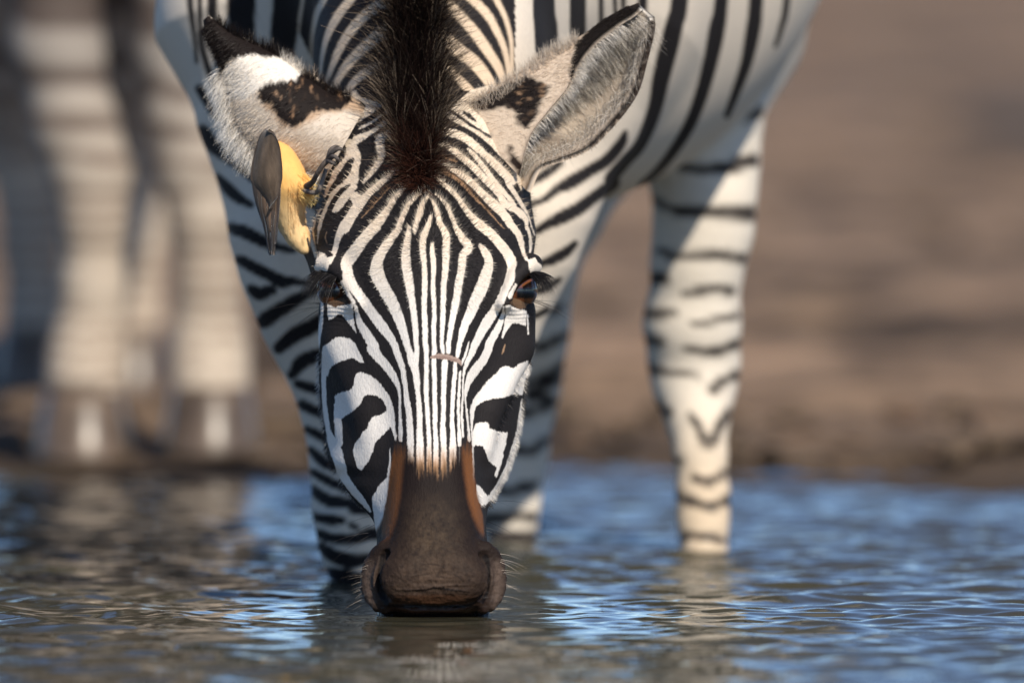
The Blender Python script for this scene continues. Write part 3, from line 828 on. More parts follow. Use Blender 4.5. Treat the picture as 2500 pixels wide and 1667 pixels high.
BROW_L = cpts("794,650,.009,.172 793,647,.010,.144 812,650,.009,.132 838,672,.0065,.122 856,704,.0045,.114 868,740,.0030,.108", 0)
BROW_R = cpts("1296,650,.009,.172 1298,646,.010,.146 1284,650,.009,.132 1262,672,.0065,.122 1246,704,.0045,.114 1234,740,.0030,.108", 0)
LID_L = cpts("802,746,.0035,.166 808,750,.0040,.146 824,754,.0040,.132 846,752,.0030,.121 868,742,.0022,.112", 0)
LID_R = cpts("1284,746,.0035,.166 1280,750,.0040,.146 1264,754,.0040,.132 1246,750,.0030,.121 1232,742,.0022,.112", 0)
def crop_chain(spec):
    """M-crop points 'x,y,radius_mm,depth_mm'"""
    out = []
    for tok in spec.split():
        x, y, r, d = [float(q) for q in tok.split(',')]
        out.append((P(860 + x / 4.355, 1200 + y / 4.355, d / 1000), r / 1000))
    return out
NOS_L = crop_chain("340,690,7.4,20 318,760,6.0,18 300,860,5.2,17 290,960,6.0,16 302,1060,6.8,15 338,1145,6.4,13 380,1205,3.6,11")
NOS_R = crop_chain("1420,700,7.4,20 1440,760,5.8,18 1456,860,3.8,18 1456,960,3.8,17 1440,1060,4.8,16 1408,1140,5.2,14 1380,1190,3.2,12")
RIM_L = crop_chain("330,610,7.0,34 270,680,8.5,38 228,780,9.5,40 208,900,10.2,40 206,1010,10.5,38 232,1110,9.8,35 284,1190,8.0,30 340,1240,5.5,26")
RIM_R = crop_chain("1420,610,7.0,34 1478,680,8.5,38 1514,780,9.5,40 1526,900,10.0,40 1522,1010,10.2,38 1494,1110,9.4,35 1448,1190,8.0,30 1400,1240,5.5,26")
CREASE = mcrop("M 560,1060 700,1052 880,1030 1050,1044 1260,1072", .003, .0030)
MOUTH = mcrop("M 370,1200 500,1214 700,1214 900,1217 1200,1212 1390,1180", .010, .0048)
def sdf_head(p):
    d = loft(p, ZROW, SK['cx'], SK['w'], SK['yc'], SK['d'], SK['n'], ZROW[-1], ZROW[0])
    nb = loft(p, ZN, NS['cx'], NS['w'], NS['yc'], NS['d'], NS['n'], ZN[-1], ZN[0])
    d = smin(d, nb, .016)
    # lower jaw behind the nose bar
    d = smin(d, chain(p, [(P(1040, 1150, .13), .052), (P(1052, 1330, .095), .040), (P(1058, 1470, .075), .036), (P(1058, 1540, .07), .030)]), .03)
    for e in (EYE_L, EYE_R):
        d = smax(d, -ellip(p, e + np.array([0, -.003, 0]), (.0190, .0215, .0180)), .005)
    for c in (BROW_L, BROW_R, LID_L, LID_R):
        d = smin(d, chain(p, c), .013)
    # cheek bone under each eye
    d = smin(d, ellip(p, P(858, 805, .152), (.026, .021, .030)), .024)
    d = smin(d, ellip(p, P(1232, 805, .152), (.026, .021, .030)), .024)
    # facial crest and cheek muscle
    d = smin(d, chain(p, [(P(845, 840, .140), .010), (P(905, 1010, .105), .009), (P(925, 1090, .096), .005)]), .022)
    d = smin(d, chain(p, [(P(1255, 860, .145), .010), (P(1190, 1010, .107), .009), (P(1172, 1090, .098), .005)]), .022)
    # bulges of the upper lip and chin
    d = smin(d, ellip(p, P(985, 1415, .026), (.026, .026, .022)), .02)
    d = smin(d, ellip(p, P(1128, 1415, .026), (.026, .026, .022)), .02)
    d = smin(d, ellip(p, P(1058, 1440, .020), (.040, .020, .016)), .015)
    for c in (RIM_L, RIM_R):
        d = smin(d, chain(p, c), .008)
    for c in (NOS_L, NOS_R):
        d = smax(d, -chain(p, c), .0025)
    d = smax(d, -chain(p, MOUTH), .004)
    # ear roots
    d = smin(d, chain(p, [(P(905, 340, .232), .030), (P(850, 305, .240), .024)]), .03)
    d = smin(d, chain(p, [(P(1160, 325, .232), .030), (P(1222, 290, .240), .024)]), .03)
    return d
NECK1 = [((-.080, .275, .385), .085), ((-.078, .36, .50), .096), ((-.068, .50, .66), .125), ((-.05, .66, .80), .165), ((-.035, .80, .90), .20)]
NECK2 = [((-.080, .26, .30), .070), ((-.074, .40, .43), .092), ((-.062, .55, .56), .125), ((-.05, .68, .66), .16)]
def sdf_neck(p):
    return smin(chain(p, NECK1, .03), chain(p, NECK2, .03), .05)
TY = yk([.46, .50, .58, .68, .78, .95, 1.15, 1.35, 1.55, 1.75, 1.86, 1.90])
TX = yk([-.06, -.06, -.058, -.050, -.040, .0, .04, .075, .10, .12, .13, .13])
TZ = yk([.70, .70, .695, .69, .68, .67, .68, .71, .76, .79, .80, .80])
TW = yk([.05, .10, .17, .225, .258, .292, .285, .265, .255, .21, .12, .03])
TH = yk([.06, .13, .23, .30, .335, .335, .33, .31, .285, .23, .13, .03])
TY, TX, TZ, TW, TH = dense(TY, TX, TZ, TW, TH)
def sdf_torso(p):
    y = np.clip(p[:, 1], TY[0], TY[-1])
    c, zc, w, h = (np.interp(y, TY, q) for q in (TX, TZ, TW, TH))
    g = np.sqrt(((p[:, 0] - c) / w) ** 2 + ((p[:, 2] - zc) / h) ** 2)
    e = (g - 1) * np.minimum(w, h)
    dy = np.maximum(TY[0] - p[:, 1], p[:, 1] - TY[-1])
    return np.where(dy > 0, np.sqrt(np.maximum(e, 0) ** 2 + dy ** 2), e)
FORE_R = cpts("700,60,.125,.74 722,250,.092,.72 757,400,.086,.70 760,551,.075,.68 780,653,.071,.68 803,765,.062,.69 838,857,.056,.69 860,925,.052,.69 868,1010,.047,.69 876,1124,.0435,.69 884,1240,.0440,.69 884,1331,.037,.69 894,1410,.0285,.69 900,1500,.0265,.70", .69)
FORE_L = cpts("1330,60,.125,.76 1300,250,.092,.74 1262,420,.083,.72 1245,518,.074,.70 1234,603,.064,.70 1206,690,.056,.70 1170,800,.052,.70 1140,925,.048,.70 1112,1124,.040,.70 1080,1240,.036,.70 1070,1331,.034,.70 1062,1410,.028,.70 1058,1500,.0265,.70", .70)
HIND_L = cpts("1690,150,.105,1.34 1712,300,.058,1.30 1720,400,.052,1.29 1720,480,.0485,1.28 1717,560,.047,1.28 1703,640,.0435,1.28 1690,790,.0455,1.29 1695,890,.043,1.30 1697,951,.0375,1.29 1704,1028,.0285,1.27 1711,1111,.0240,1.25 1716,1206,.0240,1.24 1716,1274,.0230,1.23 1719,1349,.0205,1.22 1721,1440,.024,1.22", 1.28)
HIND_R = cpts("1350,300,.110,1.50 1300,480,.075,1.46 1268,654,.056,1.44 1261,807,.050,1.43 1256,920,.0455,1.44 1253,985,.040,1.44 1246,1104,.036,1.42 1239,1182,.032,1.41 1234,1240,.031,1.40 1230,1325,.030,1.40 1228,1420,.027,1.40", 1.42)
def leg_down(pts, z0=-.30):
    a = pts[-1][0].copy()
    b = a.copy(); b[2] = z0 + .06
    h = a.copy(); h[2] = z0; h[1] -= .03
    return pts + [(b, .026), (h, .042)]
FORE_R, FORE_L, HIND_L, HIND_R = leg_down(FORE_R), leg_down(FORE_L), leg_down(HIND_L, -.24), leg_down(HIND_R, -.22)
def groups(p):
    hd = boxed(p, (-.30, -.06, -.12), (.14, .52, .72), sdf_head)
    nk = boxed(p, (-.45, .10, .12), (.35, 1.12, 1.20), sdf_neck)
    to = boxed(p, (-.55, .30, .15), (.6, 2.1, 1.25), sdf_torso)
    fr = boxed(p, (-.52, .48, -.42), (.12, 1.0, .85), lambda q: chain(q, FORE_R, .015))
    fl = boxed(p, (-.25, .48, -.42), (.28, 1.0, .85), lambda q: chain(q, FORE_L, .015))
    hl = boxed(p, (-.05, 1.0, -.42), (.42, 1.6, .75), lambda q: chain(q, HIND_L, .012))
    hr = boxed(p, (-.25, 1.1, -.42), (.25, 1.75, .75), lambda q: chain(q, HIND_R, .012))
    return hd, nk, to, fr, fl, hl, hr
def sdf_zebra(p):
    hd, nk, to, fr, fl, hl, hr = groups(p)
    d = smin(smin(to, fr, .05), fl, .05)
    d = smin(smin(d, hl, .045), hr, .045)
    d = smin(d, nk, .06)
    return smin(d, hd, .028)

def fur_noise_uv(px, py, V, amp):
    """shift look-up along the coat a little so that the stripe edges are hairy, not drawn"""
    n1 = vnoise(V * np.array([1, .6, .45]), 1000, 41)
    n2 = vnoise(V, 260, 43)
    n3 = vnoise(V * np.array([1, .6, .45]), 1000, 45)
    return px + amp * (n1 * .9 + n2 * .35), py + amp * (n3 * 1.6 + n2 * .35)

def build_zebra_body():
    V, Q = surface_nets(sdf_zebra, (-.42, -.03, -.34), (.42, 1.95, 1.12), .006, coarse=4, band=.07)
    V = project(sdf_zebra, V, 2)
    polys = []
    keep_all = []
    # level 1: everything that faces the viewer side and stands in view; levels 2-3: the face
    def stats(V, Q):
        c = V[Q].mean(1)
        nrm = np.cross(V[Q[:, 2]] - V[Q[:, 0]], V[Q[:, 3]] - V[Q[:, 1]])
        nrm /= np.linalg.norm(nrm, axis=1)[:, None] + 1e-12
        px, py = PIX(c)
        return c, nrm, px, py
    for lev in range(3):
        c, nrm, px, py = stats(V, Q)
        head = (c[:, 1] < .27) & (px > 690) & (px < 1390) & (py > 170)
        if lev == 0:
            sel = (head | ((nrm[:, 1] < .35) & (py > -120) & (py < 1520) & (c[:, 1] < 1.1))) & (c[:, 2] > -.04)
        elif lev == 1:
            sel = head & (c[:, 2] > -.02) & (nrm[:, 1] < .5)
        else:
            sel = head & (c[:, 2] > -.012) & (nrm[:, 1] < .12) & (c[:, 1] < .25) & (py > 230)
        if lev:   # keep one row away from the rim of the last pass so that n-gons never meet new points
            cnt = np.bincount(Q.ravel(), minlength=len(V))
            rim = np.zeros(len(V), bool)
            if polys:
                rim[np.concatenate([np.array(pl) for pl in polys])] = True
            for kq in keep_all:
                rim[kq.ravel()] = True
            sel &= ~rim[Q].any(1)
        Vn, Qn, keep = subdivide(V, Q, sel, polys)
        n0 = len(V)
        f_lev = sdf_zebra if lev == 0 else (lambda q: smin(sdf_head(q), sdf_neck(q), .028))
        Vn[n0:] = project(f_lev, Vn[n0:], 2 if lev < 2 else 1, .003)
        keep_all.append(keep)
        V, Q = Vn, Qn
    quads = np.concatenate([Q] + keep_all)
    return V, quads, polys
zV, zQ, zP = build_zebra_body()
zN = np.zeros_like(zV)
_f = np.cross(zV[zQ[:, 2]] - zV[zQ[:, 0]], zV[zQ[:, 3]] - zV[zQ[:, 1]])
for _k in range(4):
    for _a in range(3):
        zN[:, _a] += np.bincount(zQ[:, _k], _f[:, _a], len(zV))
zA = np.linalg.norm(zN, axis=1)
zN /= zA[:, None] + 1e-12
zA = np.clip(zA, 0, np.percentile(zA, 99))

def stripes_generic(V):
    n = fbm(V, 2.2, 77, 3)
    s = np.sin(V[:, 1] * 34 + V[:, 2] * 9 + n * 2.2)
    leg = np.sin(V[:, 2] * 95 + n * 3)
    s = np.where(V[:, 2] < .36, leg, s)
    w = sstep(-.25, .25, s)[:, None]
    return np.array(BLACK) * (1 - w) + np.array([.72, .64, .54]) * w
face_cv = paint_face()
def zebra_colors(V, N):
    px, py = PIX(V)
    hd, nk, to, fr, fl, hl, hr = groups(V)
    body = np.minimum(np.minimum(to, fr), fl)
    lab = np.argmin(np.stack([hd - .004, nk, body, np.minimum(hl, hr)]), 0)
    col = stripes_generic(V)
    facing = np.clip(-N[:, 1] * 5 + .6, 0, 1)[:, None]
    qx, qy = fur_noise_uv(px, py, V, 1.15)
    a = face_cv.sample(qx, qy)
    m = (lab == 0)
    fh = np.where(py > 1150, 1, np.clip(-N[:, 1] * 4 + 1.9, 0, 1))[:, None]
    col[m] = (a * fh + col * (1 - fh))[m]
    lab = np.where((lab == 1) & ((px > 1258) | (px < 728)), 2, lab)
    a = paint_neck().sample(px, py)
    m = (lab == 1)
    col[m] = (a * facing + col * (1 - facing))[m]
    a = paint_body().sample(px, py)
    m = (lab == 2)
    col[m] = (a * facing + col * (1 - facing))[m]
    a = paint_hind().sample(px, py)
    m = (lab == 3)
    col[m] = (a * facing + col * (1 - facing))[m]
    return np.clip(col * (1 + .05 * vnoise(V, 700, 5))[:, None], 0, 1)
# skin relief: wrinkled leathery muzzle, folds round the eyes, faint veins on the cheeks
def relief():
    px, py = PIX(zV)
    head = (zV[:, 1] < .27) & (px > 740) & (px < 1330) & (py > 560)
    i = np.flatnonzero(head)
    V = zV[i]
    x, y = px[i], py[i]
    mz = sstep(1230, 1340, y) * (V[:, 1] < .09)
    w1 = -np.abs(fbm(V * np.array([1, 1, 1.7]), 95, 201, 3)) * .0008 + fbm(V, 300, 203, 3) * .0005
    w2 = -np.abs(vnoise(V * np.array([.30, 1, 1.6]), 150, 207)) * .0012 * sstep(1385, 1430, y) * np.exp(-((x - 1058) / 110) ** 2)
    ey = np.exp(-(((np.minimum(np.abs(x - 824), np.abs(x - 1262))) / 46) ** 2 + ((y - 755) / 34) ** 2))
    w3 = ey * np.sin(y * .62 + 2.6 * vnoise(V, 60, 209)) * .00022
    ck = sstep(760, 860, y) * (1 - mz) * fbm(V * np.array([1, 1, .6]), 28, 211, 3) * .0012
    zV[i] += zN[i] * ((w1 + w2) * mz + w3 + ck)[:, None]
zC = zebra_colors(zV, zN)
relief()

mat_coat = coat_mat('zebra_coat', .66, .13, .0, .45, 620)
_nt = mat_coat.node_tree
_g = _nt.nodes.new('ShaderNodeNewGeometry')
_sp = _nt.nodes.new('ShaderNodeSeparateXYZ')
_nt.links.new(_g.outputs['Position'], _sp.inputs[0])
_mr = _nt.nodes.new('ShaderNodeMapRange')
for _k, _v in (('From Min', .004), ('From Max', .035), ('To Min', .22), ('To Max', .66)):
    _mr.inputs[_k].default_value = _v
_nt.links.new(_sp.outputs[2], _mr.inputs[0])
_nt.links.new(_mr.outputs[0], _nt.nodes['Principled BSDF'].inputs['Roughness'])
zebra = empty('zebra', (0, .7, 0))
tag(zebra, 'black and white striped zebra with lowered head drinking from the water', 'zebra')
me = bpy.data.meshes.new('body')
nq, npoly = len(zQ), len(zP)
lens = np.concatenate([np.full(nq, 4), np.array([len(p) for p in zP], dtype=int) if npoly else np.zeros(0, int)])
loops = np.concatenate([zQ.ravel()] + [np.array(p) for p in zP])
me.vertices.add(len(zV)); me.vertices.foreach_set('co', zV.astype(np.float32).ravel())
me.loops.add(len(loops)); me.loops.foreach_set('vertex_index', loops.astype(np.int32))
me.polygons.add(len(lens)); me.polygons.foreach_set('loop_start', (np.cumsum(lens) - lens).astype(np.int32))
me.update(calc_edges=True)
me.validate()
me.polygons.foreach_set('use_smooth', np.ones(len(me.polygons), dtype=bool))
ca = me.color_attributes.new('coat', 'FLOAT_COLOR', 'POINT')
c4 = np.ones((len(zV), 4), np.float32); c4[:, :3] = zC
ca.data.foreach_set('color', c4.ravel())
me.materials.append(mat_coat)
zbody = bpy.data.objects.new('body', me)
COL.objects.link(zbody)
zbody.parent = zebra
zbody.matrix_parent_inverse = Matrix.Translation(zebra.location).inverted()
print('zebra verts', len(zV), 'quads', nq, 'ngons', npoly)

# ------------------------------------------------------------------ picking roots on the coat
zPX, zPY = PIX(zV)
def pick(n, mask, weight=None):
    i = np.flatnonzero(mask)
    w = zA[i] * (1 if weight is None else weight(zPX[i], zPY[i]))
    i = rng.choice(i, n, True, w / w.sum())
    return zV[i] + rng.uniform(-.5, .5, (n, 1)) * .001, zN[i], zPX[i], zPY[i]
# ------------------------------------------------------------------ hair helper, ray hits on the coat
def unit(v):
    return v / (np.linalg.norm(v, axis=-1, keepdims=True) + 1e-9)
def strands(name, R, Dr, L, width, bend, c0, c1, segs=3, parent=None, mat=None, jitter=.25):
    """thin tapering ribbons: R roots, Dr directions, L lengths, bend added direction at the tip"""
    n = len(R)
    Dr = unit(Dr + jitter * rng.standard_normal((n, 3)))
    side = unit(np.cross(Dr, unit(rng.standard_normal((n, 3)))))
    L = np.broadcast_to(np.asarray(L, float), (n,))
    bend = np.broadcast_to(np.asarray(bend, float), (n, 3))
    c0 = np.broadcast_to(np.asarray(c0, float), (n, 3)); c1 = np.broadcast_to(np.asarray(c1, float), (n, 3))
    rows, cols = [], []
    for k in range(segs + 1):
        t = k / segs
        c = R + (Dr * t + bend * t * t) * L[:, None]
        w = width * (1 - .85 * t) * .5
        rows += [c - side * w, c + side * w]
        cc = c0 * (1 - t) + c1 * t
        cols += [cc, cc]
    V = np.stack(rows, 1).reshape(-1, 3)
    Cc = np.stack(cols, 1).reshape(-1, 3)
    m = 2 * (segs + 1)
    base = (np.arange(n) * m)[:, None]
    F = np.concatenate([base + np.array([2 * k, 2 * k + 1, 2 * k + 3, 2 * k + 2]) for k in range(segs)])
    ob = mesh_obj(name, V, F, mat or mat_hair, parent, True, Cc)
    ob['kind'] = 'stuff'
    return ob
mat_hair = coat_mat('hair', .5, .18, 0, 0)
mat_hair.node_tree.nodes['Principled BSDF'].inputs['Roughness'].default_value = .45

# ------------------------------------------------------------------ ears
def ear_mesh(name, rows, nv, nu, thick, color_out, color_in, parent):
    """rows: list of cross-sections, each a list of 3-D points from one rim round to the other"""
    R = np.array(rows)                        # r, k, 3
    k = R.shape[1]
    A = np.stack([smooth_line(R[:, i], 8) for i in range(k)], 1)          # dense along the ear
    n = len(A)
    Bm = np.stack([smooth_line(A[j], 9) for j in range(n)], 0)           # dense across
    m = Bm.shape[1]
    du = np.gradient(Bm, axis=1); dv = np.gradient(Bm, axis=0)
    nr = unit(np.cross(du, dv))
    outer, inner = Bm + nr * thick * .5, Bm - nr * thick * .5
    V = np.concatenate([outer.reshape(-1, 3), inner.reshape(-1, 3)])
    idx = np.arange(n * m).reshape(n, m)
    f1 = np.stack([idx[:-1, :-1], idx[:-1, 1:], idx[1:, 1:], idx[1:, :-1]], -1).reshape(-1, 4)
    f2 = f1[:, ::-1] + n * m
    o = n * m
    side = []
    for a, b in ((idx[:, 0], 1), (idx[:, -1], 0)):
        q = np.stack([a[:-1], a[1:], a[1:] + o, a[:-1] + o], 1)
        side.append(q if b == 0 else q[:, ::-1])
    top = np.stack([idx[-1, :-1], idx[-1, 1:], idx[-1, 1:] + o, idx[-1, :-1] + o], 1)
    F = np.concatenate([f1, f2] + side + [top])
    px, py = PIX(V)
    jx, jy = px + 2.6 * vnoise(V, 700, 61) + 9 * fbm(V, 110, 63, 3), py + 3.4 * vnoise(V, 700, 62) + 9 * fbm(V, 110, 64, 3)
    C = np.where((np.arange(len(V)) < o)[:, None], color_out(jx, jy, V), color_in(jx, jy, V))
    ob = mesh_obj(name, V, F, mat_coat, parent, True, np.clip(C, 0, 1))
    return ob, outer, inner, nr

GX = lambda x: 450 + x / 2.94
GY = lambda y: y / 2.94
upper = [(892, 262), (858, 240), (817, 223), (776, 197), (739, 173), (708, 147), (668, 126), (613, 105), (562, 83), (528, 58), (507, 42)]
lower = [(792, 440), (735, 418), (672, 396), (622, 372), (592, 342), (569, 304), (558, 238), (547, 190), (531, 142), (509, 92), (503, 50)]
rowsL = []
for i, ((ux, uy), (lx, ly)) in enumerate(zip(upper, lower)):
    f = i / 10
    yb = .222 + .018 * f
    wpx = math.hypot(ux - lx, uy - ly)
    bl = wpx * MPP(.2) * .36
    sec = []
    for t, dep in ((0, .004), (.18, -.62), (.5, -1.0), (.82, -.66), (1, 0.0)):
        q = (ux + (lx - ux) * t, uy + (ly - uy) * t)
        sec.append(P(q[0], q[1], yb + dep * bl))
    rowsL.append(sec)
earL_cv = Canvas(470, 20, 930, 480, 1.0, (0.66, 0.57, 0.47))
_dk = (0.012, 0.008, 0.007)
earL_cv.poly("G 500,640 620,580 800,560 900,540 1150,680 1330,740 1300,830 1150,800 1000,820 900,880 800,940 690,900 620,800 560,740", (0.50, 0.35, 0.235), soft=14)
earL_cv.poly("G 290,620 295,500 400,405 560,385 720,400 830,450 880,530 800,590 620,605 520,660 420,710 330,700", (0.78, 0.72, 0.64), soft=8)
earL_cv.poly("G 100,80 230,120 330,210 480,290 640,350 790,400 880,500 930,560 860,520 800,462 700,415 560,398 420,412 330,435 298,490 275,600 230,420 140,280", _dk, soft=4)
earL_cv.poly("G 525,665 590,600 780,575 850,525 970,575 1090,640 1210,690 1180,760 1090,790 980,795 910,810 860,870 785,915 700,875 645,800 630,745 550,735", _dk, soft=4)
for _s in ["G 1260,690,40 1290,750,40 1310,790,30", "G 640,660,10 700,690,6", "G 900,650,14 960,700,8"]:
    earL_cv.stroke(_s, _dk if '1260' in _s else (0.42, 0.27, 0.17), soft=5)
_X, _Y = earL_cv.full()
_n = fbm(np.stack([_X.ravel(), _Y.ravel() * .5 + _X.ravel() * .3, 0 * _X.ravel()], 1), .11, 91, 3).reshape(_X.shape)
_m = np.clip((_n - .36) * 5, 0, 1) * (earL_cv.c[..., 0] < .08) * (_X > 620)
earL_cv.mix(_m * .75, (0.36, 0.21, 0.12))
def inL(x, y, V):
    return np.tile(np.array([.42, .37, .32]), (len(V), 1))
ear_l, eLo, eLi, eLn = ear_mesh('ear', rowsL, 0, 0, .005, lambda x, y, V: inL(x, y, V), lambda x, y, V: earL_cv.sample(x, y), zebra)
sl = [(1120, 275), (1195, 228), (1251, 197), (1302, 163), (1350, 133), (1395, 112), (1437, 86), (1480, 53), (1526, 28), (1560, 14)]
e1 = [(1268, 430), (1294, 335), (1340, 272), (1382, 222), (1398, 192), (1410, 160), (1449, 108), (1504, 63), (1544, 38), (1565, 19)]
e2 = [(1290, 468), (1318, 412), (1372, 390), (1437, 362), (1484, 317), (1525, 269), (1556, 218), (1577, 143), (1593, 75), (1592, 42)]
rowsR = []
for i in range(10):
    f = i / 9
    a, b, c = e1[i], sl[i], e2[i]
    w = math.hypot(b[0] - c[0], b[1] - c[1]) * MPP(.2)
    md = (b[0] * .38 + c[0] * .62, b[1] * .38 + c[1] * .62)
    mid2 = (b[0] * .75 + c[0] * .25, b[1] * .75 + c[1] * .25)
    y0 = .195 + .02 * f
    rowsR.append([P(*a, y0), P(a[0] * .35 + b[0] * .65, a[1] * .35 + b[1] * .65, y0 + .004 + .06 * w), P(b[0], b[1], y0 + .008 + .16 * w),
                  P(*mid2, y0 + .018 + .42 * w), P(*md, y0 + .018 + .46 * w), P(*c, y0 + .012)])
earR_out = Canvas(1090, 0, 1620, 490, 1.0, (0.62, 0.50, 0.385))
earR_out.poly("H -200,760 0,660 120,590 240,545 330,590 410,600 400,660 335,760 310,850 245,935 190,890 180,800 80,770 -60,800", (0.012, 0.008, 0.007), soft=6)
earR_out.poly("S 1392,212 1393,150 1402,108 1440,70 1480,40 1540,8 1600,-10 1600,80 1520,72 1455,120 1418,165 1402,215", (0.016, 0.012, 0.010), soft=4)
earR_out.stroke("B 1210,580,60 1220,680,90 1270,780,100 1340,880,110 1390,950,90", (0.022, 0.014, 0.011), soft=4)
earR_out.poly("H 1000,400 1200,50 1240,300 1060,700 900,900 700,1080 640,1080 900,800", (0.03, 0.02, 0.016), soft=4)
_X, _Y = earR_out.full()
_n = fbm(np.stack([_X.ravel() + _Y.ravel() * .5, _Y.ravel() * .6, 0 * _X.ravel()], 1), .11, 93, 3).reshape(_X.shape)
earR_out.mix(np.clip((_n - .34) * 5, 0, 1) * (earR_out.c[..., 0] < .08) * (_X < 1380) * .8, (0.40, 0.25, 0.15))
earR_in = Canvas(1090, 0, 1620, 490, 1.0, (0.50, 0.42, 0.34))
earR_in.poly("H 620,560 720,330 900,180 1000,170 1000,350 900,520 780,680 640,760 560,700", (0.22, 0.18, 0.145), soft=40)
earR_in.poly("H 300,1130 340,1000 500,980 620,1020 500,1110", (0.26, 0.21, 0.17), soft=30)
earR_in.stroke("H 720,280,20 880,160,26 1040,90,30 1130,110,26", (0.10, 0.065, 0.045), soft=10)
earR_in.poly("H 1050,40 1110,40 1165,90 1165,170 1120,150 1070,90", (0.78, 0.72, 0.64), soft=8)
earR_in.stroke("H 1150,200,20 1090,430,22 1040,640,26 950,790,28 830,940,28 700,1065,22", (0.035, 0.022, 0.016), soft=6)
ear_r, eRi, eRo, eRn = ear_mesh('ear', rowsR, 0, 0, .005, lambda x, y, V: earR_in.sample(x, y), lambda x, y, V: earR_out.sample(x, y), zebra)
# hair inside the right ear, fluff on both rims
def surf_pts(S, n, u0, u1, v0, v1):
    a = rng.uniform(v0, v1, n) * (S.shape[0] - 1.01); b = rng.uniform(u0, u1, n) * (S.shape[1] - 1.01)
    i, j = a.astype(int), b.astype(int)
    return S[i, j] + (S[i + 1, j] - S[i, j]) * (a - i)[:, None] + (S[i, j + 1] - S[i, j]) * (b - j)[:, None], a / S.shape[0], b / S.shape[1]
R1, v1_, u1_ = surf_pts(eRi, 9000, .42, .97, .05, .93)
q = rng.uniform(0, 1, 9000)[:, None]
cH = np.array([.34, .29, .23]) * (1 - q) + np.array([.84, .78, .70]) * q
flow = np.array([.75, -.25, -.45]) + np.stack([.0 * u1_, -.55 * np.ones_like(u1_), .5 * (v1_ - .45)], 1)
flow = flow * (1 - sstep(.80, .95, u1_))[:, None] + np.array([-.5, -.7, .15]) * sstep(.80, .95, u1_)[:, None]
strands('ear_hair', R1, flow, rng.uniform(.008, .022, 9000), .00042, (.25, -.0, -.55), cH * .8, cH, 3, ear_r, jitter=.28)
R2, v2_, u2_ = surf_pts(eRi, 1500, .0, .08, .05, .8)
strands('ear_hair', R2, np.array([.85, -.35, -.25]), rng.uniform(.006, .013, 1500), .0004, (.1, .1, -.5), (.58, .52, .45), (.78, .73, .66), 3, ear_r, jitter=.3)
R2, v2_, u2_ = surf_pts(eRo, 1500, .25, .42, .0, .6)
strands('ear_hair', R2, np.array([-.25, -.2, .9]), rng.uniform(.005, .011, 1500), .0004, (.1, 0, .2), (.45, .36, .28), (.72, .64, .54), 2, ear_r, jitter=.4)
R2, v2_, u2_ = surf_pts(eRo, 5000, .02, .5, .0, .9)
_c = earR_out.sample(*PIX(R2))
strands('ear_hair', R2, np.array([.85, -.16, .42]), rng.uniform(.004, .0085, 5000), .0004, (.1, .05, -.2), _c * .95, np.clip(_c * 1.06, 0, .85), 2, ear_r, jitter=.25)
R2, v2_, u2_ = surf_pts(eRi, 2600, .95, 1, .12, .97)
_c = np.tile(np.array([.03, .02, .016]), (2600, 1))
strands('ear_hair', R2, np.array([.55, -.2, -.45]), rng.uniform(.003, .007, 2600), .0005, (0, 0, -.2), _c, _c, 2, ear_r, jitter=.35)
R3, v3_, u3_ = surf_pts(eLi, 9000, .06, .97, .0, .95)
px3, py3 = PIX(R3)
c3 = earL_cv.sample(px3, py3)
strands('ear_hair', R3, np.array([-.75, -.30, -.25]), rng.uniform(.003, .0062, 9000), .0004, (-.1, .1, -.4), c3 * .92, np.clip(c3 * 1.08, 0, .85), 2, ear_l, jitter=.25)
R3, v3_, u3_ = surf_pts(eLi, 2600, .86, 1, .02, .75)
strands('ear_hair', R3, np.array([-.55, -.35, -.62]), rng.uniform(.010, .020, 2600), .0005, (-.1, .2, -.5), (.60, .54, .47), (.80, .77, .72), 3, ear_l, jitter=.3)
R3, v3_, u3_ = surf_pts(eLi, 1400, 0, .12, .1, .9)
px3, py3 = PIX(R3)
c3 = earL_cv.sample(px3, py3)
strands('ear_hair', R3, np.array([.15, -.2, .9]), rng.uniform(.005, .011, 1400), .0004, (-.1, 0, .2), c3, c3, 2, ear_l, jitter=.35)

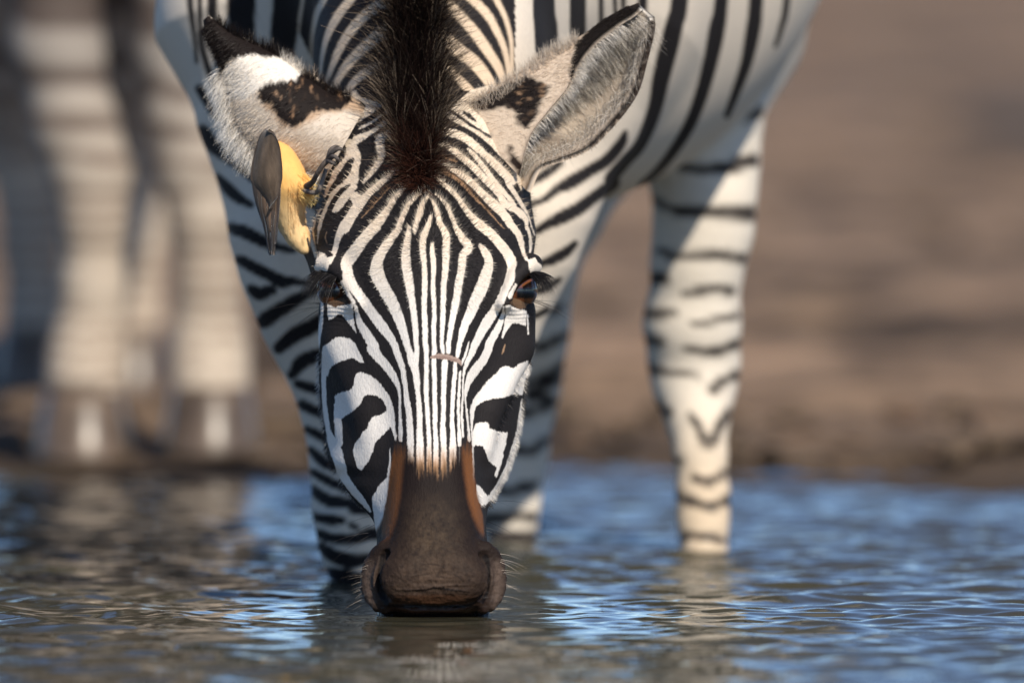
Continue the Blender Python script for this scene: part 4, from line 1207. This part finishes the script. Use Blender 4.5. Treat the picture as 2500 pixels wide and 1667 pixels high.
# ------------------------------------------------------------------ mane and forelock
def build_mane():
    n = 17000
    cxm = np.interp(zPY, [-170, 0, 200, 300, 400, 462], [1022, 1020, 1014, 1016, 1020, 1022])
    hw = np.interp(zPY, [-170, 200, 300, 380, 430, 462], [34, 38, 46, 38, 30, 12])
    R, N, px, py = pick(n, (np.abs(zPX - cxm) < hw) & (zPY > -420) & (zPY < 462) & (zV[:, 1] < .95) & (zN[:, 1] < .1) & (zN[:, 2] > -.2), lambda x, y: np.where(y < -60, .5, 1.0))
    off = (px - np.interp(py, [-170, 0, 200, 300, 400, 462], [1022, 1020, 1014, 1016, 1020, 1022])) / np.interp(py, [-170, 200, 300, 380, 430, 462], [34, 38, 46, 38, 30, 12])
    R = R - N * .003
    edge = np.abs(off)
    up = np.array([0, -.10, 1.0])
    fore = sstep(330, 450, py)[:, None]
    Dr = N * .62 + up * (.75 - .55 * fore) + np.array([1, 0, 0]) * (off * np.interp(py, [-170, 100, 260, 330, 450], [.26, .30, .50, .34, .40]))[:, None] + np.array([0, -.25, -.55]) * fore
    L = np.interp(py, [-170, 250, 380, 462], [.066, .060, .042, .016]) * rng.uniform(.6, 1.08, n) * (1 - .25 * edge)
    dark = np.array([.0050, .0034, .0032])
    red = np.array([.060, .022, .014])
    tipc = dark + (np.array([.018, .010, .008]) - dark) * rng.uniform(0, 1, n)[:, None]
    tipc = tipc * (1 - fore) + (red * rng.uniform(.4, 1.6, n)[:, None]) * fore
    rim = sstep(.62, .98, edge + .14 * rng.standard_normal(n))[:, None] * (1 - .6 * fore)
    tipc = tipc * (1 - rim) + np.array([.30, .235, .175]) * rng.uniform(.45, 1.3, n)[:, None] * rim
    rootc = dark * (1 - .5 * rim) + np.array([.10, .07, .05]) * .5 * rim
    bend = np.stack([off * .15 + .36 * rng.standard_normal(n), .2 * rng.standard_normal(n), .28 * rng.standard_normal(n) - .1], 1)
    strands('mane', R, Dr, L, .0011, bend, rootc, tipc, 4, zebra, mat=coat_mat('mane_hair', .6, .05, 0, 0), jitter=.24)
build_mane()

# ------------------------------------------------------------------ short coat hair on the forehead, long hairs round the jaw and ears
def coat_hair():
    n = 15000
    R, N, px, py = pick(n, (zPX > 755) & (zPX < 1312) & (zPY > 330) & (zPY < 760) & (zV[:, 1] < .25) & (zN[:, 1] < -.05), lambda x, y: np.interp(y, [330, 420, 500, 760], [.15, .8, 1.0, .45]) * (.06 + np.exp(-((x - 1045) / 150) ** 4)))
    c = face_cv.sample(px, py)
    cx = 1043 + .07 * (py - 480)
    # whorl on the forehead: hair runs outwards and upwards from it
    fl = np.stack([(px - cx) / 140, np.zeros(n), (560 - py) / 200 + .25], 1)
    fl = unit(fl) * .95
    L = np.interp(py, [330, 400, 470, 540, 620, 760], [.0036, .0050, .0058, .0046, .0034, .0026]) * rng.uniform(.6, 1.25, n)
    w = sstep(.2, .5, c[:, 0])[:, None]
    tip = np.clip(c * (1 + .15 * w), 0, .86)
    strands('coat_hair', R, fl + N * .26, L, .00036, N * .05, c * .95, tip, 2, zebra, jitter=.16)
    Re, Ne, ex, ey = pick(3000, ((np.abs(zPX - 1205) < 90) | (np.abs(zPX - 855) < 90)) & (zPY > 225) & (zPY < 430) & (zV[:, 1] < .30) & (zN[:, 1] < -.05))
    ce = face_cv.sample(ex, ey)
    strands('coat_hair', Re, Ne * .3 + np.array([0, 0, .6]) + np.sign(ex - 1035)[:, None] * np.array([.7, 0, 0]), rng.uniform(.003, .006, 3000), .00038, Ne * .05, ce * .95, np.clip(ce * 1.05, 0, .85), 2, zebra, jitter=.2)
    # jaw line fuzz
    m = 1700
    t = rng.uniform(0, 1, m)
    ys = 900 + 330 * t
    R, N, px, py = pick(m, (zPX > 1150) & (zPY > 880) & (zPY < 1235) & (zV[:, 1] < .27) & (np.abs(zN[:, 1]) < .22) & (zN[:, 0] > .3))
    ok = np.ones(m, bool)
    strands('coat_hair', R[ok], np.array([.75, -.1, -.55]), rng.uniform(.003, .0055, ok.sum()), .00035, (0, 0, -.2), face_cv.sample(px, py), face_cv.sample(px, py), 2, zebra, jitter=.2)
    m = 1200
    ys = rng.uniform(860, 1230, m)
    R, N, px, py = pick(m, (zPX < 900) & (zPX > 760) & (zPY > 860) & (zPY < 1235) & (zV[:, 1] < .27) & (np.abs(zN[:, 1]) < .22) & (zN[:, 0] < -.3))
    ok = np.ones(m, bool)
    strands('coat_hair', R[ok], np.array([-.6, -.1, -.6]), rng.uniform(.003, .006, ok.sum()), .00035, (0, 0, -.2), face_cv.sample(px, py), face_cv.sample(px, py), 2, zebra, jitter=.2)
coat_hair()

# ------------------------------------------------------------------ eyes, lashes, whiskers
def sphere_mesh(r, nu=40, nv=24):
    th = np.linspace(0, math.pi, nv)
    ph = np.linspace(0, 2 * math.pi, nu, endpoint=False)
    T, Pp = np.meshgrid(th, ph, indexing='ij')
    V = np.stack([r * np.sin(T) * np.cos(Pp), r * np.sin(T) * np.sin(Pp), r * np.cos(T)], -1).reshape(-1, 3)
    idx = np.arange(nv * nu).reshape(nv, nu)
    F = np.stack([idx[:-1], np.roll(idx, -1, 1)[:-1], np.roll(idx, -1, 1)[1:], idx[1:]], -1).reshape(-1, 4)
    return V, F[:, ::-1]
mat_eye, _nt, _b = new_mat('eye')
_at = _nt.nodes.new('ShaderNodeVertexColor'); _at.layer_name = 'coat'
_nt.links.new(_at.outputs[0], _b.inputs['Base Color'])
_b.inputs['Roughness'].default_value = .12
_b.inputs['Coat Weight'].default_value = 1.0
_b.inputs['Coat Roughness'].default_value = .02
for e, sgn in ((EYE_L, -1), (EYE_R, 1)):
    V, F = sphere_mesh(.0182)
    look = unit(np.array([sgn * .45, -.85, -.22]))
    a = V @ look / .0182
    hor = V[:, 2] / .0182
    col = np.tile(np.array([.012, .007, .005]), (len(V), 1))
    iris = sstep(.50, .62, a)[:, None]
    col = col * (1 - iris) + np.array([.16, .056, .022]) * iris
    pup = (sstep(.80, .86, a) * (np.abs(hor + .10) < .30))[:, None]
    col = col * (1 - pup) + np.array([.004, .003, .003]) * pup
    mesh_obj('eye', V + e, F, mat_eye, zebra, True, col)
def lashes(base, dirs, name, L, n, col=(.012, .011, .012)):
    base = smooth_line(np.array(base), 10)
    i = rng.uniform(0, len(base) - 1.01, n)
    k = i.astype(int)
    R = base[k] + (base[k + 1] - base[k]) * (i - k)[:, None]
    strands(name, R, np.tile(np.array(dirs, float), (n, 1)), rng.uniform(.5, 1.0, n) * L, .0005, (0, .0, -.35), col, col, 4, zebra, jitter=.22)
lashes([P(768, 660, .138), P(786, 664, .124), P(806, 668, .114), P(822, 676, .109)], (-.55, -.55, -.60), 'eyelashes', .026, 420)
lashes([P(1322, 664, .140), P(1308, 664, .126), P(1292, 668, .116)], (.62, -.5, -.50), 'eyelashes', .024, 380)
def whiskers():
    R, Dr, L = [], [], []
    def add(px, py, Y, d, l):
        R.append(P(px, py, Y)); Dr.append(d); L.append(l)
    for k in range(26):
        f = rng.uniform(0, 1)
        add(900 + rng.uniform(-6, 30) * (1 - f) * .3, 1360 + 125 * f, .03 + .01 * f, (-1, rng.uniform(-.3, .3), rng.uniform(-.35, .25)), rng.uniform(.010, .026))
        add(1222 - rng.uniform(-6, 30) * (1 - f) * .3, 1345 + 140 * f, .03 + .01 * f, (1, rng.uniform(-.3, .3), rng.uniform(-.4, .35)), rng.uniform(.010, .028))
    for k in range(9):
        add(1172 + rng.uniform(-4, 20), 1215 + rng.uniform(-10, 90), .10, (1, .1, rng.uniform(-.3, .15)), rng.uniform(.02, .05))
        add(915 + rng.uniform(-14, 10), 1240 + rng.uniform(-10, 90), .10, (-1, .1, rng.uniform(-.5, -.1)), rng.uniform(.02, .05))
        add(782, 745 + rng.uniform(-8, 12), .15, (-1, -.1, rng.uniform(-.4, .0)), rng.uniform(.03, .06))
        add(1292, 735 + rng.uniform(-8, 14), .15, (1, -.1, rng.uniform(-.3, .1)), rng.uniform(.02, .05))
    n = len(R)
    c = np.where((np.arange(n) < 52)[:, None], np.array([.40, .34, .28]), np.array([.05, .045, .045]))
    strands('whiskers', np.array(R), np.array(Dr), np.array(L), .00040, (0, 0, -.25), c, c, 5, zebra, jitter=.08)
whiskers()

# ------------------------------------------------------------------ oxpecker clinging to the side of the head
def TP(x, y, Y):
    return P(560 + x / 3.92, 280 + y / 3.92, Y)
def tpx(w):
    return w / 3.92 * MPP(.18)
BY = .195
bird = empty('oxpecker', TP(640, 700, BY))
tag(bird, 'small buff-breasted brown bird clinging to the drinking zebra below its ear', 'bird')
B_CH = [(TP(415, 300, BY + .018), tpx(92)), (TP(452, 430, BY + .008), tpx(150)), (TP(490, 580, BY), tpx(196)), (TP(510, 690, BY), tpx(196)), (TP(540, 830, BY + .002), tpx(140)),
        (TP(562, 940, BY + .004), tpx(108)), (TP(600, 1060, BY + .006), tpx(96)), (TP(665, 1190, BY + .004), tpx(78)), (TP(718, 1290, BY), tpx(48))]
B_TH = [(TP(600, 660, BY - .012), tpx(110)), (TP(700, 690, BY - .016), tpx(62)), (TP(742, 690, BY - .018), tpx(30))]
def sdf_bird(p):
    return smin(chain(p, B_CH, .012), chain(p, B_TH, .004), .010)
bV, bQ = surface_nets(sdf_bird, TP(150, 1420, BY - .07), TP(900, 100, BY + .07) + np.array([0, .14, 0]), .0022, coarse=3, band=.02)
bV = project(sdf_bird, bV, 2)
_px, _py = PIX(bV)
_tx, _ty = (_px - 560) * 3.92, (_py - 280) * 3.92
_k = sstep(600, 1000, _ty)[:, None]
bC = np.array([.88, .50, .15]) * (1 - _k) + np.array([.86, .60, .30]) * _k
_s = sstep(.25, .6, vnoise(bV * np.array([1, 1, .5]), 420, 301)) * sstep(960, 1150, _ty) * .55
bC = bC * (1 - _s[:, None]) + np.array([.10, .06, .035]) * _s[:, None]
bC *= (1 + .10 * fbm(bV * np.array([1, 1, .35]), 380, 303, 2))[:, None]
mat_feather = coat_mat('feather', .62, .25, .3, .5, 500)
mesh_obj('body', bV, bQ, mat_feather, bird, True, np.clip(bC, 0, 1))
# soft body feathers along the belly edge
_sel = np.flatnonzero((_ty > 230) & (_ty < 1150) & (_tx > 430))
_sel = _sel[_tx[_sel] > 560]
_i = rng.choice(_sel, 1500)
_ft = strands('down', bV[_i], np.tile(np.array([.22, -.03, -.95]), (1500, 1)), rng.uniform(.003, .006, 1500), .0004, (.08, .10, 0), bC[_i] * .95, np.clip(bC[_i] * 1.06, 0, .9), 2, bird, jitter=.12)
_sel = np.flatnonzero((_ty > 560) & (_ty < 800) & (_tx > 640))
_i = rng.choice(_sel, 700)
strands('down', bV[_i], np.tile(np.array([.55, -.15, -.75]), (700, 1)), rng.uniform(.007, .013, 700), .0005, (.1, 0, 0), bC[_i], np.clip(bC[_i] * 1.3, 0, .9), 2, bird, jitter=.25)

def leaf(name, left, right, Yl, Yr, bulge, col, parent, thick=.0012, edge=None, streak=.1, seed=0):
    """a feather or folded wing from its two outlines (crop points), with real curvature and thickness"""
    L = smooth_line(np.array(left, float), 6); Rr = smooth_line(np.array(right, float), 6)
    n = min(len(L), len(Rr))
    L = L[np.linspace(0, len(L) - 1, n).astype(int)]; Rr = Rr[np.linspace(0, len(Rr) - 1, n).astype(int)]
    m = 13
    rows = []
    for j in range(n):
        wd = tpx(math.hypot(*(L[j] - Rr[j])))
        row = []
        for k in range(m):
            t = k / (m - 1)
            q = L[j] * (1 - t) + Rr[j] * t
            row.append(TP(q[0], q[1], Yl + (Yr - Yl) * t - bulge * wd * 4 * t * (1 - t)))
        rows.append(row)
    A = np.array(rows)
    nr = unit(np.cross(np.gradient(A, axis=1), np.gradient(A, axis=0)))
    V = np.concatenate([(A + nr * thick / 2).reshape(-1, 3), (A - nr * thick / 2).reshape(-1, 3)])
    idx = np.arange(n * m).reshape(n, m); o = n * m
    f1 = np.stack([idx[:-1, :-1], idx[:-1, 1:], idx[1:, 1:], idx[1:, :-1]], -1).reshape(-1, 4)
    rim = np.concatenate([idx[0, :], idx[1:, -1], idx[-1, ::-1][1:], idx[::-1, 0][1:-1]])
    r2 = np.roll(rim, -1)
    F = np.concatenate([f1, f1[:, ::-1] + o, np.stack([rim, r2, r2 + o, rim + o], 1)])
    t = np.tile(np.arange(m) / (m - 1), n); t = np.concatenate([t, t])
    C = np.tile(np.array(col, float), (len(V), 1))
    if edge is not None:
        e = (sstep(.55, .95, np.abs(2 * t - 1)))[:, None]
        C = C * (1 - e) + np.array(edge) * e
    C *= (1 + streak * fbm(V * np.array([1, 1, .12]), 330, 330 + seed, 3) + .25 * streak * fbm(V, 90, 340 + seed, 2))[:, None]
    return mesh_obj(name, V, F, mat_feather, parent, True, np.clip(C, 0, 1))
wing = leaf('wing', [(366, 148), (308, 190), (262, 310), (225, 470), (212, 600), (236, 700), (300, 800), (385, 905)],
            [(372, 148), (432, 190), (478, 290), (497, 420), (506, 550), (500, 640), (468, 770), (393, 908)], BY - .030, BY - .046, .24, (.112, .080, .055), bird, .0022, (.062, .046, .036), .8)
# flight feathers below the coverts
for k, (x0, x1, xt, yt, c) in enumerate([(212, 262, 392, 1345, (.030, .024, .022)), (240, 300, 384, 1330, (.045, .033, .026)), (285, 350, 400, 1290, (.085, .055, .036)),
                                          (330, 410, 398, 1130, (.110, .070, .045)), (385, 445, 408, 1335, (.060, .043, .034)), (425, 474, 428, 1345, (.095, .063, .043)), (452, 492, 440, 1240, (.050, .036, .030))]):
    yl = BY - .0315 - .0018 * k
    leaf('flight_feather', [(x0 + 25, 500), (x0 + 4, 640), (x0 + (xt - x0) * .25, 860), (x0 + (xt - x0) * .65, 1080), (xt - 8, yt)], [(x1 - 10, 500), (x1, 640), (x1 + (xt - x1) * .15, 860), (x1 + (xt - x1) * .55, 1080), (xt + 6, yt)],
         yl, yl - .003, .10, tuple(1.7 * q for q in c), wing, .0008, (.030, .025, .023), .3, k)
leaf('wing', [(300, 230), (300, 420), (320, 700), (360, 900)], [(420, 230), (470, 420), (470, 700), (400, 900)], BY + .045, BY + .045, -.2, (.055, .040, .030), bird, .003, None, .3, 9)
tail = leaf('tail', [(690, 1260), (716, 1330), (755, 1420), (800, 1560), (850, 1660)], [(748, 1175), (776, 1260), (806, 1350), (840, 1450), (880, 1640)], BY + .004, BY - .004, .12, (.090, .066, .048), bird, .0016, (.050, .037, .029), .35, 11)
# head tucked away behind the shoulder, with bill and eye
HC = TP(395, 235, BY + .040)
V, F = sphere_mesh(.0145, 28, 18)
head_b = mesh_obj('head', V * np.array([1, 1.1, .95]) + HC, F, mat_feather, bird, True, np.tile(np.array([.085, .060, .042]), (len(V), 1)))
mat_bill = plain('bill', (.55, .10, .03), .35)
V, F = sphere_mesh(.0052, 16, 10)
mesh_obj('bill', V * np.array([.8, 3.0, .9]) + HC + np.array([.002, .020, -.002]), F, mat_bill, head_b)
V, F = sphere_mesh(.0026, 14, 10)
mesh_obj('eye', V + HC + np.array([-.0125, .006, .003]), F, plain('bird_eye', (.05, .012, .006), .1), head_b)
# legs and gripping toes
mat_leg = coat_mat('scaly_leg', .75, .15, 0, .9, 700)
def tube(name, pts, parent, col, n=10):
    a = np.array([list(TP(*p[:3])) + [tpx(p[3])] for p in pts])
    a = smooth_line(a, 6)
    c, r = a[:, :3], a[:, 3]
    t = unit(np.gradient(c, axis=0))
    u = unit(np.cross(t, np.array([.2, 1, .1]))); w = np.cross(t, u)
    ph = np.linspace(0, 2 * math.pi, n, endpoint=False)
    V = (c[:, None] + (u[:, None] * np.cos(ph)[None, :, None] + w[:, None] * np.sin(ph)[None, :, None]) * r[:, None, None]).reshape(-1, 3)
    idx = np.arange(len(c) * n).reshape(len(c), n); nx = np.roll(idx, -1, 1)
    F = [tuple(q) for q in np.stack([idx[:-1], nx[:-1], nx[1:], idx[1:]], -1).reshape(-1, 4).tolist()] + [tuple(idx[0][::-1].tolist()), tuple(idx[-1].tolist())]
    C = np.tile(np.array(col, float), (len(V), 1)) * (1 + .6 * fbm(V, 350, 351, 3))[:, None]
    return mesh_obj(name, V, F, mat_leg, parent, True, np.clip(C, 0, 1))
gy = .165
LG = (.12, .098, .085)
leg1 = tube('leg', [(740, 690, BY - .022, 34), (800, 640, gy - .004, 26), (835, 575, gy - .014, 24), (890, 490, gy - .020, 25), (950, 430, gy - .022, 30)], bird, LG)
for pts in ([(945, 425, gy - .022, 26), (985, 365, gy - .030, 23), (1035, 330, gy - .034, 20), (1075, 335, gy - .030, 17), (1092, 370, gy - .022, 8)],
            [(945, 435, gy - .022, 26), (995, 400, gy - .034, 22), (1030, 420, gy - .036, 19), (1040, 455, gy - .030, 14), (1030, 480, gy - .022, 6)],
            [(940, 440, gy - .022, 24), (975, 455, gy - .032, 22), (1005, 470, gy - .032, 18), (1015, 490, gy - .026, 8)],
            [(940, 430, gy - .022, 22), (965, 340, gy - .024, 18), (1010, 305, gy - .022, 14), (1050, 305, gy - .018, 7)]):
    tube('toe', pts, leg1, (.110, .094, .085))
tube('leg', [(690, 720, BY - .018, 30), (790, 745, gy, 24), (840, 740, gy - .004, 26), (875, 680, gy - .010, 24), (925, 520, gy - .012, 20)], bird, (.20, .17, .15))

# ------------------------------------------------------------------ second zebra on the bank
Y2 = 3.02
F2A = cpts("110,-560,.11,3.25 125,-330,.075,3.15 130,-60,.050,3.08 140,120,.047,3.06 185,320,.044,3.04 222,430,.041,3.03 228,540,.033,3.02 226,700,.032,3.02 216,820,.035,3.02 210,890,.039,3.01 206,950,.037,2.99 203,1010,.040,2.98", Y2)
F2B = cpts("430,-560,.11,3.25 425,-330,.075,3.15 412,-60,.042,3.10 425,120,.040,3.07 458,300,.040,3.05 480,420,.040,3.04 496,540,.033,3.03 508,700,.032,3.03 512,820,.035,3.03 512,890,.039,3.02 512,950,.037,3.00 514,1010,.040,2.99", Y2)
H2A = cpts("40,-460,.15,4.20 30,-100,.085,4.20 45,150,.060,4.26 60,380,.045,4.30 75,600,.033,4.28 85,800,.036,4.26 85,900,.045,4.24", 4.2)
H2B = cpts("400,-460,.15,4.20 370,-100,.085,4.20 350,150,.060,4.26 335,380,.045,4.30 325,600,.033,4.28 322,800,.036,4.26 322,900,.045,4.24", 4.2)
c2 = P(270, -400, 3.3)
T2 = [(np.array([c2[0], 3.12, .86]), .24), (np.array([c2[0] + .01, 3.5, .88]), .30), (np.array([c2[0] - .02, 3.9, .89]), .30), (np.array([c2[0] - .03, 4.25, .92]), .26)]
N2 = [(np.array([c2[0], 3.10, .98]), .17), (np.array([c2[0] - .03, 2.92, 1.18]), .12), (np.array([c2[0] - .05, 2.80, 1.36]), .095)]
D2 = [(np.array([c2[0] - .05, 2.80, 1.38]), .10), (np.array([c2[0] - .05, 2.66, 1.28]), .078), (np.array([c2[0] - .05, 2.50, 1.12]), .060)]
def sdf_z2(p):
    d = chain(p, T2, .06)
    d = smin(d, chain(p, N2, .05), .06)
    d = smin(d, chain(p, D2, .03), .04)
    for c in (F2A, F2B, H2A, H2B):
        d = smin(d, chain(p, c, .02), .03)
    return d
lo2 = np.array([c2[0] - .42, 2.40, -.02]); hi2 = np.array([c2[0] + .42, 4.62, 1.52])
v2, q2 = surface_nets(sdf_z2, lo2, hi2, .010, coarse=4, band=.10)
v2 = project(sdf_z2, v2, 1)
nn = fbm(v2, 3, 401, 3)
ring = np.where(v2[:, 2] < .62, np.sin(v2[:, 2] * np.interp(v2[:, 2], [0, .3, .6], [330, 330, 210]) + nn * 5 + 14 * v2[:, 0]), np.sin(v2[:, 1] * 30 + v2[:, 2] * 8 + nn * 2))
thin = np.interp(v2[:, 2], [0, .10, .30, .5, .8], [.75, .62, .5, .2, .0])
w = sstep(thin * -1 - .3, thin * -1 + .3, ring)[:, None]
dk2 = np.interp(v2[:, 2], [.25, .45], [0, 1])[:, None]  # pale stripes greyed upward: shade on the upper legs put into the colour
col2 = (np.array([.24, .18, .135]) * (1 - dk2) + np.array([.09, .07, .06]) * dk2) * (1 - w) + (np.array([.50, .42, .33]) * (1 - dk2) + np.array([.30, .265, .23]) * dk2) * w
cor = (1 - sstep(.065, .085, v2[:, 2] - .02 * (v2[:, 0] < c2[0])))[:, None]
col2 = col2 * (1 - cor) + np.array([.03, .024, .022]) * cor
zebra2 = empty('zebra', (c2[0], 3.1, 0))
tag(zebra2, 'blurred zebra whose striped legs and muddy hooves stand on the bank', 'zebra')
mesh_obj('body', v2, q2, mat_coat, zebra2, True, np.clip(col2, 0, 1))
mat_hoof = plain('hoof', (.12, .085, .058), .35, .6, .45, 22)
def hoof(c, w, h, l):
    rows = []
    for t, f in ((0, .74), (.12, .80), (.5, .90), (.9, 1.0), (1, .97)):
        ph = np.linspace(0, 2 * math.pi, 22, endpoint=False)
        x = np.cos(ph) * w * f
        y = np.where(np.sin(ph) < 0, np.sin(ph) * l * f - .02 * t, np.sin(ph) * l * .7 * f)
        rows.append(np.stack([c[0] + x, c[1] + y, np.full(22, c[2] + h * (1 - t))], 1))
    V = np.concatenate(rows)
    idx = np.arange(110).reshape(5, 22); nx = np.roll(idx, -1, 1)
    F = [tuple(q) for q in np.stack([idx[:-1], nx[:-1], nx[1:], idx[1:]], -1)[:, :, ::-1].reshape(-1, 4).tolist()] + [tuple(idx[0].tolist()), tuple(idx[-1][::-1].tolist())]
    return mesh_obj('hoof', V, F, mat_hoof, zebra2)
for ch, gz in ((F2A, None), (F2B, None), (H2A, None), (H2B, None)):
    c = ch[-1][0].copy()
    g = float(ground_height(np.array([c[0]]), np.array([c[1]]))[0][0])
    c[2] = g - .004
    hoof(c, .054, .075, .060)

# ------------------------------------------------------------------ lumps and stones on the bank
def stones():
    r = np.random.default_rng(5)
    V0, F0 = sphere_mesh(1.0, 10, 7)
    Vs, Fs, Cs = [], [], []
    k = 0
    for i in range(520):
        y = 2.75 + 22 * r.uniform() ** 2.2
        x = r.uniform(-.65, .65) * (14 + y) / 14
        g, d = ground_height(np.array([x]), np.array([y]))
        if d[0] < .12:
            continue
        sz = r.uniform(.006, .017) * (1 + .08 * y)
        v = V0 * sz * np.array([r.uniform(.8, 1.6), r.uniform(.8, 1.4), r.uniform(.35, .8)])
        v = v * (1 + .25 * vnoise(V0 * 1.3 + i, 1.0, 3))[:, None]
        Vs.append(v + np.array([x, y, g[0] + sz * .15])); Fs.append(F0 + k); k += len(V0)
        c = np.array([[.20, .145, .10], [.10, .072, .05], [.23, .17, .125], [.20, .135, .095]][r.integers(4)]) * r.uniform(.6, 1.1) * (.55 + .45 * float(sstep(0, 1.5, d[0])))
        Cs.append(np.tile(c, (len(V0), 1)))
    o = mesh_obj('clods', np.concatenate(Vs), np.concatenate(Fs), coat_mat('clod', .95, .1, 0, 0), None, True, np.concatenate(Cs))
    o['kind'] = 'stuff'
    o['label'] = 'small clods and stones lying on the dry bank'
    return o
stones()
V, F = sphere_mesh(1.0, 28, 18)
for _yy in np.arange(8, 24, .05):
    rp = P(2450, 352, _yy)
    rz = float(ground_height(np.array([rp[0]]), np.array([rp[1]]))[0][0])
    if rp[2] <= rz:
        break
V = V * (1 + .22 * fbm(V, 1.6, 71, 3))[:, None] * np.array([.115, .09, .042])
rock = mesh_obj('rock', V, F, plain('dark_rock', (.045, .045, .05), .85, .2, .3, 20, .6, 30), loc=(rp[0], rp[1], rz + .025))
tag(rock, 'dark grey rock lying on the dry brown ground', 'rock')
